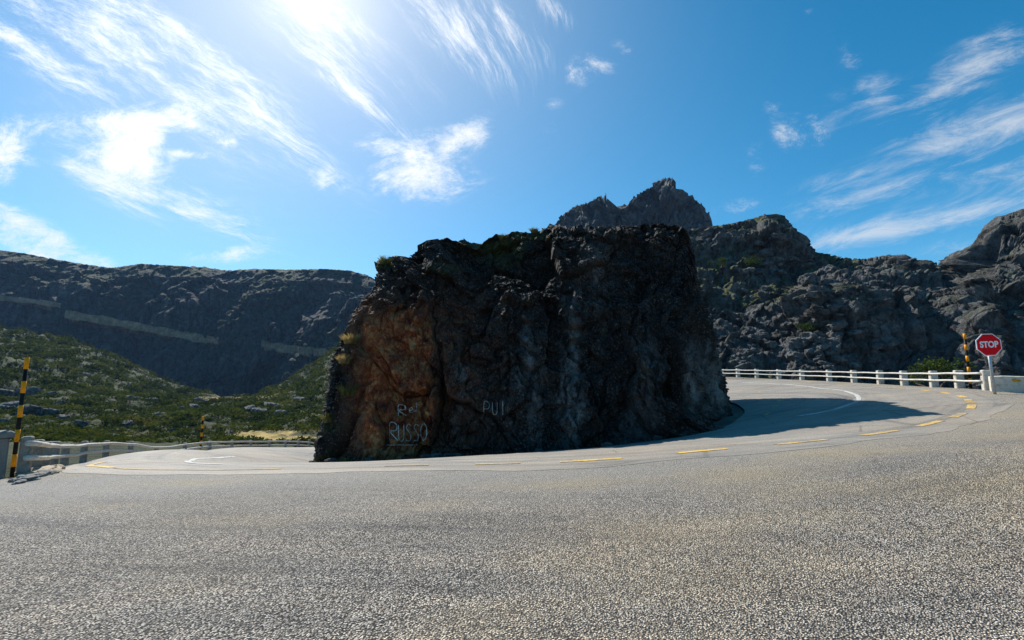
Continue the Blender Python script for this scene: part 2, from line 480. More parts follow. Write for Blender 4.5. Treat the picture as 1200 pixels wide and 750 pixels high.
def hit(px, py, y0=2.5, y1=60):
    x, y, z = ray(px, py)
    Y = np.linspace(y0, y1, 1500)
    d = EYE + z / y * Y - gz(x / y * Y, Y)
    i = np.argmax(d < 0)
    if d[i] >= 0: i = len(Y) - 1
    return (x / y * Y[i], Y[i])

def smooth_line(pts, n):
    pts = np.array(pts, float)
    d = np.concatenate([[0], np.cumsum(np.linalg.norm(np.diff(pts, axis=0), axis=1))])
    t = np.linspace(0, d[-1], n)
    # catmull-rom
    out = []
    for v in t:
        i = min(max(np.searchsorted(d, v) - 1, 0), len(pts) - 2)
        u = (v - d[i]) / max(d[i + 1] - d[i], 1e-9)
        p0 = pts[max(i - 1, 0)]; p1 = pts[i]; p2 = pts[i + 1]; p3 = pts[min(i + 2, len(pts) - 1)]
        out.append(0.5 * ((2 * p1) + (-p0 + p2) * u + (2 * p0 - 5 * p1 + 4 * p2 - p3) * u * u + (-p0 + 3 * p1 - 3 * p2 + p3) * u ** 3))
    return np.array(out)

# outer yellow line of the hairpin, as found on the ground
OUT_PX = [(122, 541.5), (104, 546), (135, 549.5), (230, 551), (360, 549), (480, 546), (600, 543.5), (690, 540), (820, 529), (937, 519), (1032, 508), (1089, 497),
          (1123, 487), (1137, 480), (1139, 473), (1132, 467), (1120, 463), (1100, 459.5), (1060, 456), (1010, 452.3), (960, 449), (900, 446.5)]
OUT = np.array([(-18.9, 31.5), (-17.4, 24.5), (-14.9, 18.3)] + [hit(a, b) for a, b in OUT_PX])
OUT = smooth_line(OUT, 640)
for _ in range(30): OUT[1:-1] = (OUT[:-2] + 2 * OUT[1:-1] + OUT[2:]) / 4
CEN_PX = [(275, 535.5), (257, 536.6), (238, 537.7), (226, 539), (220, 541), (225, 542.8), (238, 543.8), (260, 544.4)]
CEN_PX_R = [(935, 488), (960, 484), (985, 478), (1003, 471.5), (1006, 466), (998, 461), (975, 456.5), (945, 453), (905, 450), (870, 448.3)]

def ribbon(name, line, width, mat, lift, parent=None, wf=None):
    line = np.asarray(line)
    t = np.gradient(line, axis=0); t /= np.linalg.norm(t, axis=1)[:, None] + 1e-9
    nrm = np.stack([-t[:, 1], t[:, 0]], -1)
    V = []
    for k in (-1, -.33, .33, 1):
        w = width / 2 * (wf if wf is not None else np.ones(len(line)))
        q = line + nrm * (k * w)[:, None]
        V.append(np.stack([q[:, 0], q[:, 1], gz(q[:, 0], q[:, 1]) + lift], -1))
    V = np.stack(V, 1).reshape(-1, 3)
    return mesh_np(name, V, grid_faces(len(line), 4), mat, parent)

def in_poly(X, Y, poly):
    inside = np.zeros(X.shape, bool); n = len(poly)
    for i in range(n):
        x1, y1 = poly[i]; x2, y2 = poly[(i + 1) % n]
        c = ((y1 > Y) != (y2 > Y)) & (X < (x2 - x1) * (Y - y1) / (y2 - y1 + 1e-12) + x1)
        inside ^= c
    return inside

# ---- earth: one sheet out to the horizon
def axis(near0, near1, step, far, grow=1.35):
    a = list(np.arange(near0, near1 + 1e-6, step)); d = step
    while a[-1] < far: d *= grow; a.append(a[-1] + d)
    d = step
    while a[0] > -far: d *= grow; a.insert(0, a[0] - d)
    return np.array(a)
gx = axis(-40, 34, 0.5, 2600); gy = axis(-16, 60, 0.5, 2600)
GX, GY = np.meshgrid(gx, gy)
cx, cy = np.clip(GX, -30, 32), np.clip(GY, -16, 58)
Z = gz(cx, cy)
dd = np.hypot(GX - cx, GY - cy)
Z = Z - 0.06 + np.minimum(0, -0.06 * dd) * sstep(0, 10, dd)
Z = np.maximum(Z, -16 - 0.004 * dd)
# falls away outside the guardrails
RL = smooth_line([(-16, -14), (-12.5, 0), (-10.9, 6)] + [P(*q)[:2] for q in LEFT_RAIL[1:]] + [(-12, 50), (-4, 57)], 90)
RR = smooth_line([(8, 58), (16, 50)] + [P(*q)[:2] for q in RIGHT_RAIL] + [(18.2, 15), (21, 10), (24, 2), (26, -14)], 90)
PAVE = np.concatenate([RL, RR])
ins = in_poly(GX, GY, PAVE)
pts = np.concatenate([RL, RR])
dmin = np.min(np.hypot(GX[..., None] - pts[:, 0], GY[..., None] - pts[:, 1]), -1) if GX.size < 200000 else None
out_d = np.where(ins, 0, dmin)
Z = Z - 0.9 * sstep(1.0, 5.0, out_d) * (np.abs(GX) < 60) + np.where(ins, 0, 0.05 * fbm(np.stack([GX, GY, GX * 0], -1) * 0.8, 3))
g = mesh_np('ground', np.stack([GX, GY, Z], -1).reshape(-1, 3), grid_faces(len(gy), len(gx)), MAT['ground'])
struct(g)

# ---- paved sheets
ROCK_BASE = [P(358, 543, 14)[:2], P(400, 542, 13.2)[:2], P(454, 540, 12.9)[:2], P(530, 535, 12.8)[:2], P(600, 530.5, 12.9)[:2], P(700, 523, 13.2)[:2], P(800, 509, 13.8)[:2],
             P(842, 497, 14.7)[:2], P(859, 487, 16.2)[:2], (9.1, 19), (10.2, 23), (9.2, 27.5), (4, 30), (-1, 29), (-5, 26.5), (-6.9, 22), (-6.9, 18)]
INNER = [(-6.0, 14.6), (-7.4, 18), (-8.2, 24), (-8, 32), (-6, 40), (-2, 50), (1, 57), (5, 57), (9, 46), (11.3, 36), (11.2, 28), (10.2, 22), (8.75, 17.5), (7.55, 15.4), (5.4, 13.4), (0, 12.0), (-4, 12.0)]
def paved(name, poly, holes, mat, lift, step=0.25):
    poly = np.asarray(poly)
    xs = np.arange(poly[:, 0].min() - 1, poly[:, 0].max() + 1, step); ys = np.arange(poly[:, 1].min() - 1, poly[:, 1].max() + 1, step)
    X, Y = np.meshgrid(xs, ys)
    ok = in_poly(X, Y, poly)
    for h in holes: ok &= ~in_poly(X, Y, h)
    # pull rim vertices on to the outline so that the edge is clean
    seg = np.concatenate([poly] + [np.asarray(h) for h in holes])
    Fc = grid_faces(len(ys), len(xs))
    keep = ok.ravel()[Fc].sum(1) >= 1
    Fc = Fc[keep]
    used = np.unique(Fc)
    Xf, Yf = X.ravel().copy(), Y.ravel().copy()
    rim = used[~ok.ravel()[used]]
    loops = [poly] + [np.asarray(h) for h in holes]
    A = np.concatenate([l for l in loops]); B = np.concatenate([np.roll(l, -1, 0) for l in loops])
    q = np.stack([Xf[rim], Yf[rim]], -1)
    best = np.full(len(q), 1e9); bp = q.copy()
    for a, b in zip(A, B):
        ab = b - a; t = np.clip(((q - a) @ ab) / (ab @ ab + 1e-12), 0, 1)
        c = a + t[:, None] * ab; d = np.linalg.norm(q - c, axis=1)
        m = d < best; best[m] = d[m]; bp[m] = c[m]
    Xf[rim] = bp[:, 0]; Yf[rim] = bp[:, 1]
    re = np.full(len(Xf), -1); re[used] = np.arange(len(used))
    V = np.stack([Xf[used], Yf[used], gz(Xf[used], Yf[used]) + lift], -1)
    at = None
    if mat is MAT['parking']:
        v2 = V[:, :2]
        dist = np.concatenate([np.min(np.linalg.norm(v2[i:i + 4000, None] - OUT[None, ::5], axis=-1), 1) for i in range(0, len(v2), 4000)])
        nz = fbm(np.stack([V[:, 0] * .35, V[:, 1] * .8, V[:, 0] * 0], -1), 4, 77)
        left = np.exp(-(((V[:, 0] + 8.5) / 3.5) ** 2 + ((V[:, 1] - 8.5) / 2.2) ** 2))
        dust = np.clip(np.exp(-(dist / 2.8) ** 2) * .95 + left * .8 + .25 * nz, 0, 1)
        tanm = np.clip(.55 * sstep(-2, 6, V[:, 0]) * sstep(2.5, 5.5, V[:, 1]) + .9 * nz, 0, 1)
        at = {'dust': dust, 'tan': tanm}
    return mesh_np(name, V, re[Fc], mat, None, True, at)
lot = paved('parking_area', PAVE, [smooth_line(INNER + [INNER[0]], 120)[:-1]], MAT['parking'], 0.0, 0.3)
struct(lot)
tan = np.gradient(OUT, axis=0); tan /= np.linalg.norm(tan, axis=1)[:, None]
wob = 0.75 + 0.22 * fbm(np.stack([OUT[:, 0] * .6, OUT[:, 1] * .6, OUT[:, 0] * 0], -1), 3)
OFF = OUT + np.stack([tan[:, 1], -tan[:, 0]], -1) * wob[:, None]
road_poly = np.concatenate([[(-3.5, 56), (-8.5, 52), (-14.2, 44), (-17.6, 38)], OFF[8:-14], [(15, 49), (7.5, 56)]])
road = paved('road', road_poly, [smooth_line(INNER + [INNER[0]], 120)[:-1]], MAT['road'], 0.004, 0.25)
struct(road)

# markings (parts of the road)
def seg_of(line, p0, p1):
    i0 = np.argmin(np.linalg.norm(line - np.array(hit(*p0)), axis=1)); i1 = np.argmin(np.linalg.norm(line - np.array(hit(*p1)), axis=1))
    i0, i1 = min(i0, i1), max(i0, i1)
    s = line[i0:max(i1, i0 + 1) + 1]
    return smooth_line(s, max(6, len(s) * 2)) if len(s) > 2 else np.linspace(s[0], s[-1], 6)
DASH = [((655, 541), (728, 538)), ((790, 531.5), (852, 526)), ((908, 521), (965, 515.5)), ((1016, 511), (1050, 505)), ((1080, 500), (1104, 493.5))]
for i, (a, b) in enumerate(DASH):
    ribbon('yellow_dash', seg_of(OUT, a, b), 0.17, MAT['yline'], 0.012, road)
cum = np.concatenate([[0], np.cumsum(np.linalg.norm(np.diff(OUT, axis=0), axis=1))])
c0, c1 = [cum[np.argmin(np.linalg.norm(OUT - np.array(hit(*q)), axis=1))] for q in ((1112, 491), (1070, 456.8))]
nd = int((c1 - c0) / 1.55)
for k in range(nd):                                                # short dashes round the apex
    st = c0 + (k + .2) * (c1 - c0) / nd; en = st + .52 * (c1 - c0) / nd
    tt = np.linspace(st, en, 12)
    ribbon('yellow_dash', np.stack([np.interp(tt, cum, OUT[:, j]) for j in (0, 1)], -1), 0.19, MAT['yline'], 0.012, road)
ribbon('yellow_edge_line', seg_of(OUT, (1062, 456), (910, 446.8)), 0.12, MAT['ylinefaint'], 0.012, road)
ribbon('yellow_edge_line', seg_of(OUT, (118, 541.8), (128, 549.2)), 0.16, MAT['yline'], 0.012, road)
ribbon('yellow_edge_line', seg_of(OUT, (131, 549.4), (330, 549.8)), 0.12, MAT['ylinefaint'], 0.012, road)
ribbon('yellow_dash', seg_of(OUT, (450, 546.8), (500, 545.6)), 0.12, MAT['ylinefaint'], 0.012, road)
ribbon('yellow_dash', seg_of(OUT, (560, 544.4), (612, 543.2)), 0.12, MAT['ylinefaint'], 0.012, road)
ribbon('centre_line', smooth_line([hit(a, b) for a, b in CEN_PX], 40), 0.15, MAT['wline'], 0.012, road)
ribbon('centre_line', smooth_line([hit(a, b) for a, b in CEN_PX_R], 90), 0.16, MAT['wline'], 0.012, road)
for a, b in (((896, 487), (902, 484)), ((905, 479), (911, 475)), ((912, 472), (914, 467)), ((893, 460.5), (884, 457.5))):
    l = np.linspace(hit(*a), hit(*b), 8)
    ribbon('yellow_dash', l, 0.14, MAT['ylinefaint'], 0.012, road)

# ------------------------------------------------------------------ the big rock inside the hairpin
def build_rock():
    nc, nw, ncap = 1000, 300, 60
    # rim: matching the same index order
    RIM = [P(440, 318, 17.3), P(449, 306, 17.5), P(480, 297, 17.9), P(522, 279, 18.3), P(580, 274, 18.9), P(655, 263, 19.2), P(768, 262, 19.4), P(801, 264, 18.8), P(808, 268, 19.4)]
    # linear correspondence via key parameters on the base
    bk = np.array(ROCK_BASE + [ROCK_BASE[0]], float)
    bd = np.concatenate([[0], np.cumsum(np.linalg.norm(np.diff(bk, axis=0), axis=1))]); 
    rk = [RIM[0], RIM[1], RIM[2], RIM[3], RIM[4], RIM[5], RIM[6], RIM[7], RIM[8],
          (8.0, 20.8, 8.0), (8.7, 23.4, 8.7), (7.8, 26, 8.5), (3.4, 27.6, 7.8), (-1, 26.6, 6.4), (-4, 24.5, 5.6), (-5.4, 21.5, 5.4), (-5.5, 19, 5.5)]
    rk.append(rk[0]); rk = np.array(rk, float)
    t = np.interp(np.arange(nc) / nc, [0, .80, .86, .97, 1], [0, bd[9], bd[10], bd[16], bd[-1]])     # most columns go to the side one sees
    fine = smooth_line(ROCK_BASE + [ROCK_BASE[0]], 3000); fd = np.linspace(0, bd[-1], 3000)
    base = np.stack([np.interp(t, fd, fine[:, k]) for k in (0, 1)], -1)
    rim = np.stack([np.interp(t, bd, rk[:, k]) for k in range(3)], -1)
    for _ in range(2): rim = (np.roll(rim, 1, 0) + 2 * rim + np.roll(rim, -1, 0)) / 4
    bz = gz(base[:, 0], base[:, 1]) - 0.35
    rows = []
    s = np.linspace(0, 1, nw)
    px_b, _ = pix(base[:, 0], base[:, 1], bz)
    leftness = sstep(470, 380, px_b)[None, :]
    S = s[:, None]
    # horizontal set-back profile: steep foot, leaning slab, rounded brow
    prof = 0.18 * S + 0.82 * S ** 1.25
    profl = S ** 1.9
    pr = prof * (1 - leftness) + profl * leftness
    front = sstep(20, 15.5, base[:, 1])[None, :]
    pr = pr * front + (S ** 1.5) * (1 - front)
    X = base[None, :, 0] + (rim[None, :, 0] - base[None, :, 0]) * pr
    Y = base[None, :, 1] + (rim[None, :, 1] - base[None, :, 1]) * pr
    Zz = bz[None, :] + (rim[None, :, 2] - bz[None, :]) * (1 - (1 - S) ** 1.05)
    cen = np.array([1.6, 23, 8.0])
    u = np.linspace(0, 1, ncap + 1)[1:, None]
    Xc = rim[None, :, 0] + (cen[0] - rim[None, :, 0]) * u
    Yc = rim[None, :, 1] + (cen[1] - rim[None, :, 1]) * u
    Zc = rim[None, :, 2] + (cen[2] - rim[None, :, 2]) * u
    X = np.vstack([X, Xc]); Y = np.vstack([Y, Yc]); Zz = np.vstack([Zz, Zc])
    V = np.stack([X, Y, Zz], -1)
    # normals
    du = np.roll(V, -1, 1) - np.roll(V, 1, 1); dv = np.gradient(V, axis=0)
    N = np.cross(du, dv); N /= np.linalg.norm(N, axis=-1, keepdims=True) + 1e-9
    hor = N.copy(); hor[..., 2] *= 0.25
    fade = np.concatenate([np.ones(nw), np.linspace(1, 0.0, ncap)])[:, None]
    q = V * np.array([1, 1, 0.33])
    warp = np.stack([fbm(V * .5, 3, 1), fbm(V * .5, 3, 2), fbm(V * .5, 3, 3)], -1)
    # upright joint blocks, then smaller and smaller spalls with sharp edges
    d = 0
    for (sc, sz, amp, crack, cw, sd, rot) in ((.42, .34, .95, .22, .05, 3, .35), (1.0, .40, .50, .10, .05, 5, .55), (2.3, .55, .26, .05, .06, 8, .15), (5.2, .7, .12, .03, .08, 9, .8), (11., .85, .055, .012, .1, 10, .4)):
        v, e = blocks((V * np.array([1, 1, sz]) + warp * (.16 / sc ** .5)) * sc, sd, rot, .12 if sc < 3 else .3, 1.1)
        d = d + amp * v - crack * sstep(cw, 0.0, e)
    d = d + 0.20 * fbm(q * 0.5, 3, 11) + 0.05 * fbm(q * 5.0, 4, 12, .65) + 0.025 * fbm(V * 16.0, 3, 13, .65)
    d *= np.concatenate([0.55 + 0.45 * sstep(0, .12, s), np.ones(ncap)])[:, None] * (1 - .45 * leftness)
    V = V + hor * d[..., None] * fade[..., None]
    # knobs on the brow
    up = fade * np.concatenate([sstep(.8, 1, s), np.ones(ncap)])[:, None]
    f1, f2, cid = worley(V * np.array([.9, .9, .3]), 21)
    V[..., 2] += up * (0.22 * fbm(V * .8, 4, 14) + 0.34 * (cid - .45) * sstep(0.0, 0.14, f2 - f1))
    # the crest line of the rock
    wz = np.concatenate([sstep(.45, 1, s), np.ones(ncap)])[:, None]
    bins = np.arange(430, 822, 6.0)
    tgt = np.interp(bins, [430, 440, 447, 470, 480, 498, 503, 520, 545, 562, 575, 600, 632, 640, 700, 760, 765, 792, 803, 807, 812, 822], [330, 314, 307, 301, 299, 297, 286, 279, 280, 286, 276, 272, 268, 263, 265, 263, 261, 264, 267, 276, 292, 330])
    for it in range(3):
        px, py = pix(V[..., 0], V[..., 1], V[..., 2])
        bi = np.clip(((px - 427) / 6).astype(int), -1, len(bins))
        sil = np.full(len(bins), 999.)
        okm = (bi >= 0) & (bi < len(bins)) & (wz > .02)
        np.minimum.at(sil, bi[okm], py[okm])
        dl = np.clip(sil - tgt, -40, 40)
        dl = np.convolve(np.pad(dl, 2, mode='edge'), [.1, .2, .4, .2, .1], 'valid')
        V[..., 2] -= -np.interp(px, bins, dl) / F * V[..., 1] * wz * (1 if it else .9)
    # flank lines
    yb = np.arange(270, 556, 8.0)
    wall_front = np.concatenate([np.ones(nw), np.ones(ncap)])[:, None] * np.ones_like(V[..., 0])
    for side, ty, tx in ((-1, [270, 306, 320, 350, 380, 400, 430, 460, 500, 543, 556], [500, 447, 440, 428, 402, 394, 386, 381, 373, 366, 364]),
                         (1, [270, 290, 340, 380, 410, 450, 487, 500, 556], [807, 812, 825, 837, 845, 853, 861, 862, 862])):
        tgx = np.interp(yb, ty, tx)
        for it in range(2):
            px, py = pix(V[..., 0], V[..., 1], V[..., 2])
            bi = np.clip(((py - 266) / 8).astype(int), -1, len(yb))
            ok2 = (bi >= 0) & (bi < len(yb))
            ed = np.full(len(yb), 999. if side < 0 else -999.)
            (np.minimum if side < 0 else np.maximum).at(ed, bi[ok2], px[ok2])
            dl = np.clip(np.where(np.abs(ed) < 998, tgx - ed, 0), -60, 60)
            dl = np.convolve(np.pad(dl, 4, mode='edge'), [.06, .09, .12, .15, .16, .15, .12, .09, .06], 'valid')
            ww = sstep(560, 400, px) if side < 0 else sstep(720, 830, px)
            V[..., 0] += np.interp(py, yb, dl) / F * V[..., 1] * ww
    px, py = pix(V[..., 0], V[..., 1], V[..., 2])
    wx = px + 9 * fbm(V * .9, 3, 41); wy = py + 12 * fbm(V * .8, 3, 42)
    isf = (V[..., 1] < 19.5)
    rust = sstep(418, 432, wx) * sstep(512, 498, wx) * sstep(345, 385, wy) * isf
    rust = np.maximum(rust, 0.30 * sstep(395, 420, wx) * sstep(620, 480, wx) * sstep(310, 400, wy) * isf)
    pale = 0
    for (x, y, a, b, w) in [(812, 448, 9, 42, 1.), (838, 455, 9, 40, .9), (826, 425, 9, 20, .6), (672, 415, 7, 60, .6), (668, 480, 12, 50, .65), (615, 415, 7, 40, .4), (628, 475, 9, 45, .28), (580, 478, 26, 32, .14), (700, 320, 20, 40, .2), (745, 490, 20, 30, .3), (538, 470, 6, 40, .3), (760, 430, 12, 40, .25)]:
        pale = np.maximum(pale, min(1, 1.6 * w) * np.exp(-(((wx - x) / a) ** 2 + ((wy - y) / b) ** 2)) * isf)
    moss = np.zeros_like(px)
    for (x, y, a, b, w) in [(585, 290, 34, 15, 1.), (622, 276, 26, 9, 1.), (450, 312, 16, 9, .9), (388, 500, 14, 10, .6), (520, 315, 24, 6, .5), (385, 540, 18, 8, .7)]:
        moss = np.maximum(moss, w * np.exp(-(((wx - x) / a) ** 2 + ((wy - y) / b) ** 2) ** 2))
    capm = np.concatenate([np.zeros(nw), sstep(0, .25, u[:, 0])])[:, None] * 0.8
    moss = np.maximum(moss, capm * sstep(-.2, .3, fbm(V * .7, 4, 51)))
    o = mesh_np('rock_outcrop', V.reshape(-1, 3), grid_faces(nw + ncap, nc, True), MAT['rockface'], None, False,
                {'rust': rust, 'pale': pale, 'moss': moss})
    tag(o, 'massive dark rock outcrop standing inside the hairpin bend, rust stained on its left', 'rock')
    return o, V
rock, RV = build_rock()
rock_bvh = BVHTree.FromPolygons([tuple(p) for p in RV.reshape(-1, 3)], grid_faces(RV.shape[0], RV.shape[1], True).tolist())
CAM = Vector((0, 0, EYE))
def rock_hit(px, py):
    x, y, z = ray(px, py)
    r = rock_bvh.ray_cast(CAM, Vector((x, y, z)).normalized())
    return r[0], r[1]

# graffiti, sprayed on the face
GLY = {'R': [[(0, 0), (0, 1), (.6, .95), (.62, .6), (.05, .5), (.75, 0)]], 'U': [[(0, 1), (.05, .2), (.3, 0), (.6, .2), (.62, 1)]],
       'S': [[(.65, .9), (.3, 1), (.05, .75), (.55, .4), (.5, .05), (.0, .05)]], 'O': [[(.35, 1), (.05, .75), (.05, .25), (.35, 0), (.62, .3), (.62, .75), (.35, 1)]],
       'V': [[(0, 1), (.3, 0), (.62, 1)]], 'I': [[(.2, 1), (.2, 0)]], 'P': [[(0, 0), (.05, 1), (.6, .9), (.55, .5), (.05, .45)]], 'e': [[(.1, .3), (.5, .4), (.4, .65), (.1, .5), (.1, .15), (.55, .1)]],
       'J': [[(.5, 1), (.55, .2), (.3, 0), (.05, .15)]], '-': [[(0, 0), (1, 0)]]}
def graffiti(name, items, r):
    mb = MB()
    for (ch, x, y, w, h) in items:
        for stroke in GLY[ch]:
            st = smooth_line(stroke, 10 * len(stroke)) if len(stroke) > 2 else np.linspace(stroke[0], stroke[1], 14)
            run = []
            for (a, b) in st:
                p, n = rock_hit(x + a * w + random.uniform(-.15, .15), y - b * h + random.uniform(-.15, .15))
                if p is None: continue
                q = p + (CAM - p).normalized() * 0.02
                if run and (q - run[-1]).length > 0.5:
                    if len(run) > 2: mb.tube(run, r, 5)
                    run = []
                if not run or (q - run[-1]).length > 0.01: run.append(q)
            if len(run) > 2: mb.tube(run, r, 5)
    return mb.build(name, MAT['chalk'], rock, True)
graffiti('painted_word', [('R', 457, 516, 12, 20), ('U', 467, 517, 10, 19), ('S', 476, 517, 9, 20), ('S', 485, 517, 9, 20), ('O', 493, 516, 11, 20)], 0.012)
graffiti('painted_underline', [('-', 453, 521.5, 38, 0)], 0.008)
graffiti('painted_letters', [('R', 467, 487, 12, 12), ('e', 479, 484, 9, 10), ('J', 484, 482, 8, 10)], 0.015)
graffiti('painted_initials', [('P', 567, 486, 10, 15), ('U', 577, 486, 9, 14), ('I', 588, 486, 6, 16)], 0.009)

# ------------------------------------------------------------------ grass tufts on the rock
def tuft_mesh(n, h, spread, droop=0.5, rr=random):
    V = []; Fc = []
    for i in range(n):
        a = rr.uniform(0, 6.283); rad = spread * math.sqrt(rr.random()) * .5
        bx, by = math.cos(a) * rad, math.sin(a) * rad
        L = h * rr.uniform(.55, 1.1); w = rr.uniform(.006, .014) * (1 + h)
        oa = a + rr.uniform(-.7, .7); lean = rr.uniform(.1, 1) * droop
        b0 = len(V)
        for k, tt in enumerate((0, .5, 1)):
            ww = w * (1 - tt * .85)
            r = rad + lean * L * tt * tt
            z = L * tt * (1 - .45 * lean * tt)
            px_, py_ = bx + math.cos(oa) * lean * L * tt * tt, by + math.sin(oa) * lean * L * tt * tt
            V += [(px_ - math.sin(oa + 1) * ww, py_ + math.cos(oa + 1) * ww, z), (px_ + math.sin(oa + 1) * ww, py_ - math.cos(oa + 1) * ww, z)]
        Fc += [(b0, b0 + 1, b0 + 3, b0 + 2), (b0 + 2, b0 + 3, b0 + 5, b0 + 4)]
    return np.array(V), np.array(Fc)
TUFTS = [(411, 401, .5, 'drygrass', 'straw coloured grass tuft highest on the left edge of the big rock'),
         (403, 424, .42, 'drygrass', 'pale round grass tuft halfway up the left edge of the big rock'),
         (407, 462, .55, 'greengrass', 'yellow green grass tuft on a ledge below the straw tufts of the big rock'),
         (386, 493, .42, 'greengrass', 'small grass tuft low on the far left edge of the big rock'),
         (385, 541, .4, 'greengrass', 'grass tuft at the foot of the big rock by its left corner'),
         (405, 541, .3, 'drygrass', 'low dry tuft at the foot of the big rock beside the grass tuft'),
         (452, 309, .5, 'greengrass', 'grassy tuft on the upper left shoulder of the big rock'),
         (590, 281, .4, 'greengrass', 'grass tuft in the turf hollow on top of the big rock'),
         (626, 272, .35, 'greengrass', 'grass tuft on the crest of the big rock right of the hollow')]
for (x, y, h, m, lab) in TUFTS:
    p, n = rock_hit(x, y)
    if p is None:
        p, n = rock_hit(x + 6, y + 10)
    if p is None: continue
    V, Fc = tuft_mesh(300, h * .75, h * .7, .75)
    o = mesh_np('grass_tuft', V, Fc, MAT[m], None, True)
    nn = (CAM - p).normalized()
    o.location = p + Vector((nn.x * .04, nn.y * .04, -.05))
    tag(o, lab, 'grass tuft', 'grass tufts on the big rock')

# ------------------------------------------------------------------ hills
def polar_hill(name, keys, npx, nrow, mat, disp, jag=0.0, jags=0.02, crest=(3.5, 5.5, 15), smooth=True):
    """keys {px: [(py, Y) knots near to far]}; gives real slopes at real distances"""
    kp = sorted(keys); K = np.array([[list(k) for k in keys[p]] for p in kp], float)
    px = np.linspace(kp[0], kp[-1], npx)
    nk = K.shape[1]
    A = np.stack([[np.interp(px, kp, K[:, i, j]) for i in range(nk)] for j in range(2)], -1)   # nk,npx,2
    s = np.linspace(0, nk - 1, nrow)
    py = np.stack([np.interp(s, np.arange(nk), A[:, c, 0]) for c in range(npx)], 1)
    Yd = np.stack([np.interp(s, np.arange(nk), A[:, c, 1]) for c in range(npx)], 1)
    x, y, z = (px[None, :] - 600) / F, None, None
    u = (375 - py) / F
    yy = math.cos(TILT) - u * math.sin(TILT); zz = math.sin(TILT) + u * math.cos(TILT)
    V = np.stack([x / yy * Yd, Yd, EYE + zz / yy * Yd], -1)
    dv = np.gradient(V, axis=0); du = np.gradient(V, axis=1)
    N = np.cross(du, dv); N /= np.linalg.norm(N, axis=-1, keepdims=True) + 1e-9
    N[N[..., 2] < 0] *= -1
    PX = np.broadcast_to(px[None, :], py.shape)
    V, at = disp(V, N, PX, py, s)
    # keep the crest at its surveyed height: raise or lower the upper slopes
    top = A[:, :, 0].min(0)
    wz = sstep(crest[0], crest[1], s)[:, None]
    for it in range(3):
        qx, qy = pix(V[..., 0], V[..., 1], V[..., 2])
        ir = np.argmin(qy, 0); cc_ = np.arange(npx)
        dl = np.clip(qy[ir, cc_] - np.interp(qx[ir, cc_], px, top), -30, 30)
        k_ = np.hanning(crest[2] + 2)[1:-1]; k_ /= k_.sum()
        dl = np.convolve(np.pad(dl, crest[2] // 2, mode='edge'), k_, 'valid')[:npx]
        V[..., 2] += dl[None, :] / F * V[..., 1] * wz
    o = mesh_np(name, V.reshape(-1, 3), grid_faces(nrow, npx), mat, None, smooth, at)
    return struct(o), V

def rough(v): return v

# right: granite slope behind the guardrail
SK_R = {640: 275, 780: 272, 805: 270, 828: 266, 850: 263, 880: 257, 905: 248, 921: 255, 938: 277, 957: 296, 985: 301, 1010: 304, 1050: 297, 1080: 305, 1102: 309, 1125: 302, 1142: 283, 1152: 268, 1172: 254, 1200: 244, 1260: 232, 1340: 250, 1500: 270}
keys = {}
for p, sy in SK_R.items():
    far = sstep(1090, 1180, np.array(float(p)))
    k = 1 - .12 * far
    g_ = float(sstep(975, 1030, np.array(float(p)))) * .16
    st_ = float(sstep(900, 985, np.array(float(p))))
    kk = [(500, 45 * k), (462, 48 * k), (440, 52 * k), (405, 59 * k * (1 - g_ * .3)), (365, 68 * k * (1 - g_ * .6)), (330 if sy < 320 else 335, 78 * k * (1 - g_ * .8)), (sy + 14, 91 * k * (1 - g_)), (sy, 99 * k * (1 - g_)), (sy + 16, 125 * k), (sy + 90, 160 * k)]
    steep = [45, 48, 51, 53, 56, 61, 76, 84, 110, 150]          # the cliff on the right stands almost upright over the road
    keys[p] = [(y_, Y_ * (1 - st_) + S_ * k * st_) for (y_, Y_), S_ in zip(kk, steep)]
def disp_right(V, N, PX, PY, s):
    warp = np.stack([fbm(V * .09, 3, 1), fbm(V * .09, 3, 2), fbm(V * .09, 3, 3)], -1)
    slab = sstep(985, 1035, PX + 14 * warp[..., 0])
    bould = 1 - slab
    d = 4.0 * fbm(V * .045, 4, 4)
    # heaps of blocks and rounded boulders
    for (sc, amp, sd) in ((.13, 3.4, 5), (.30, 2.0, 6), (.62, 1.0, 7), (1.4, .40, 8)):
        f1, f2, cid = worley((V + warp * 3) * sc, sd)
        dome = np.sqrt(np.maximum(0, 1 - np.clip(f1 / .85, 0, 1) ** 3)) - .6
        v, e = blocks((V + warp * 2) * sc, sd + 60, .5 + sc, .3, 1.3)
        d += amp * bould * (.45 * dome * (0.3 + cid) + .75 * v - .25 * sstep(.08, 0, e))
    # tall slabs parted by slanting joints
    W = V.copy(); W[..., 0] = V[..., 0] * .8 + V[..., 1] * .3 - V[..., 2] * .45
    for (sc, amp, sd) in ((.085, 4.5, 15), (.2, 2.6, 16), (.5, 1.1, 17), (1.2, .4, 18)):
        v, e = blocks((W * np.array([1, .85, .26]) + warp * 2.0) * sc, sd, .12, .05, 1.0)
        d += slab * amp * (v - .4 * sstep(.07, 0, e))
    d += (1 - .4 * slab) * (.5 * fbm(V * .35, 5, 9, .6) + .2 * fbm(V * 1.6, 4, 10, .6))
    D = N.copy(); D[..., 2] *= .4
    V = V + D * d[..., None] * np.where(s > 7.5, .5, 1.0)[:, None, None]
    veg = np.clip(.65 + 1.8 * fbm(V * .07, 4, 61), 0, 1) * (1 - .75 * slab)
    return V, {'veg': veg}
slope, SV = polar_hill('granite_slope', keys, 900, 330, MAT['slope'], disp_right, crest=(4, 7, 11))
slope_bvh = BVHTree.FromPolygons([tuple(p) for p in SV.reshape(-1, 3)], grid_faces(*SV.shape[:2]).tolist())

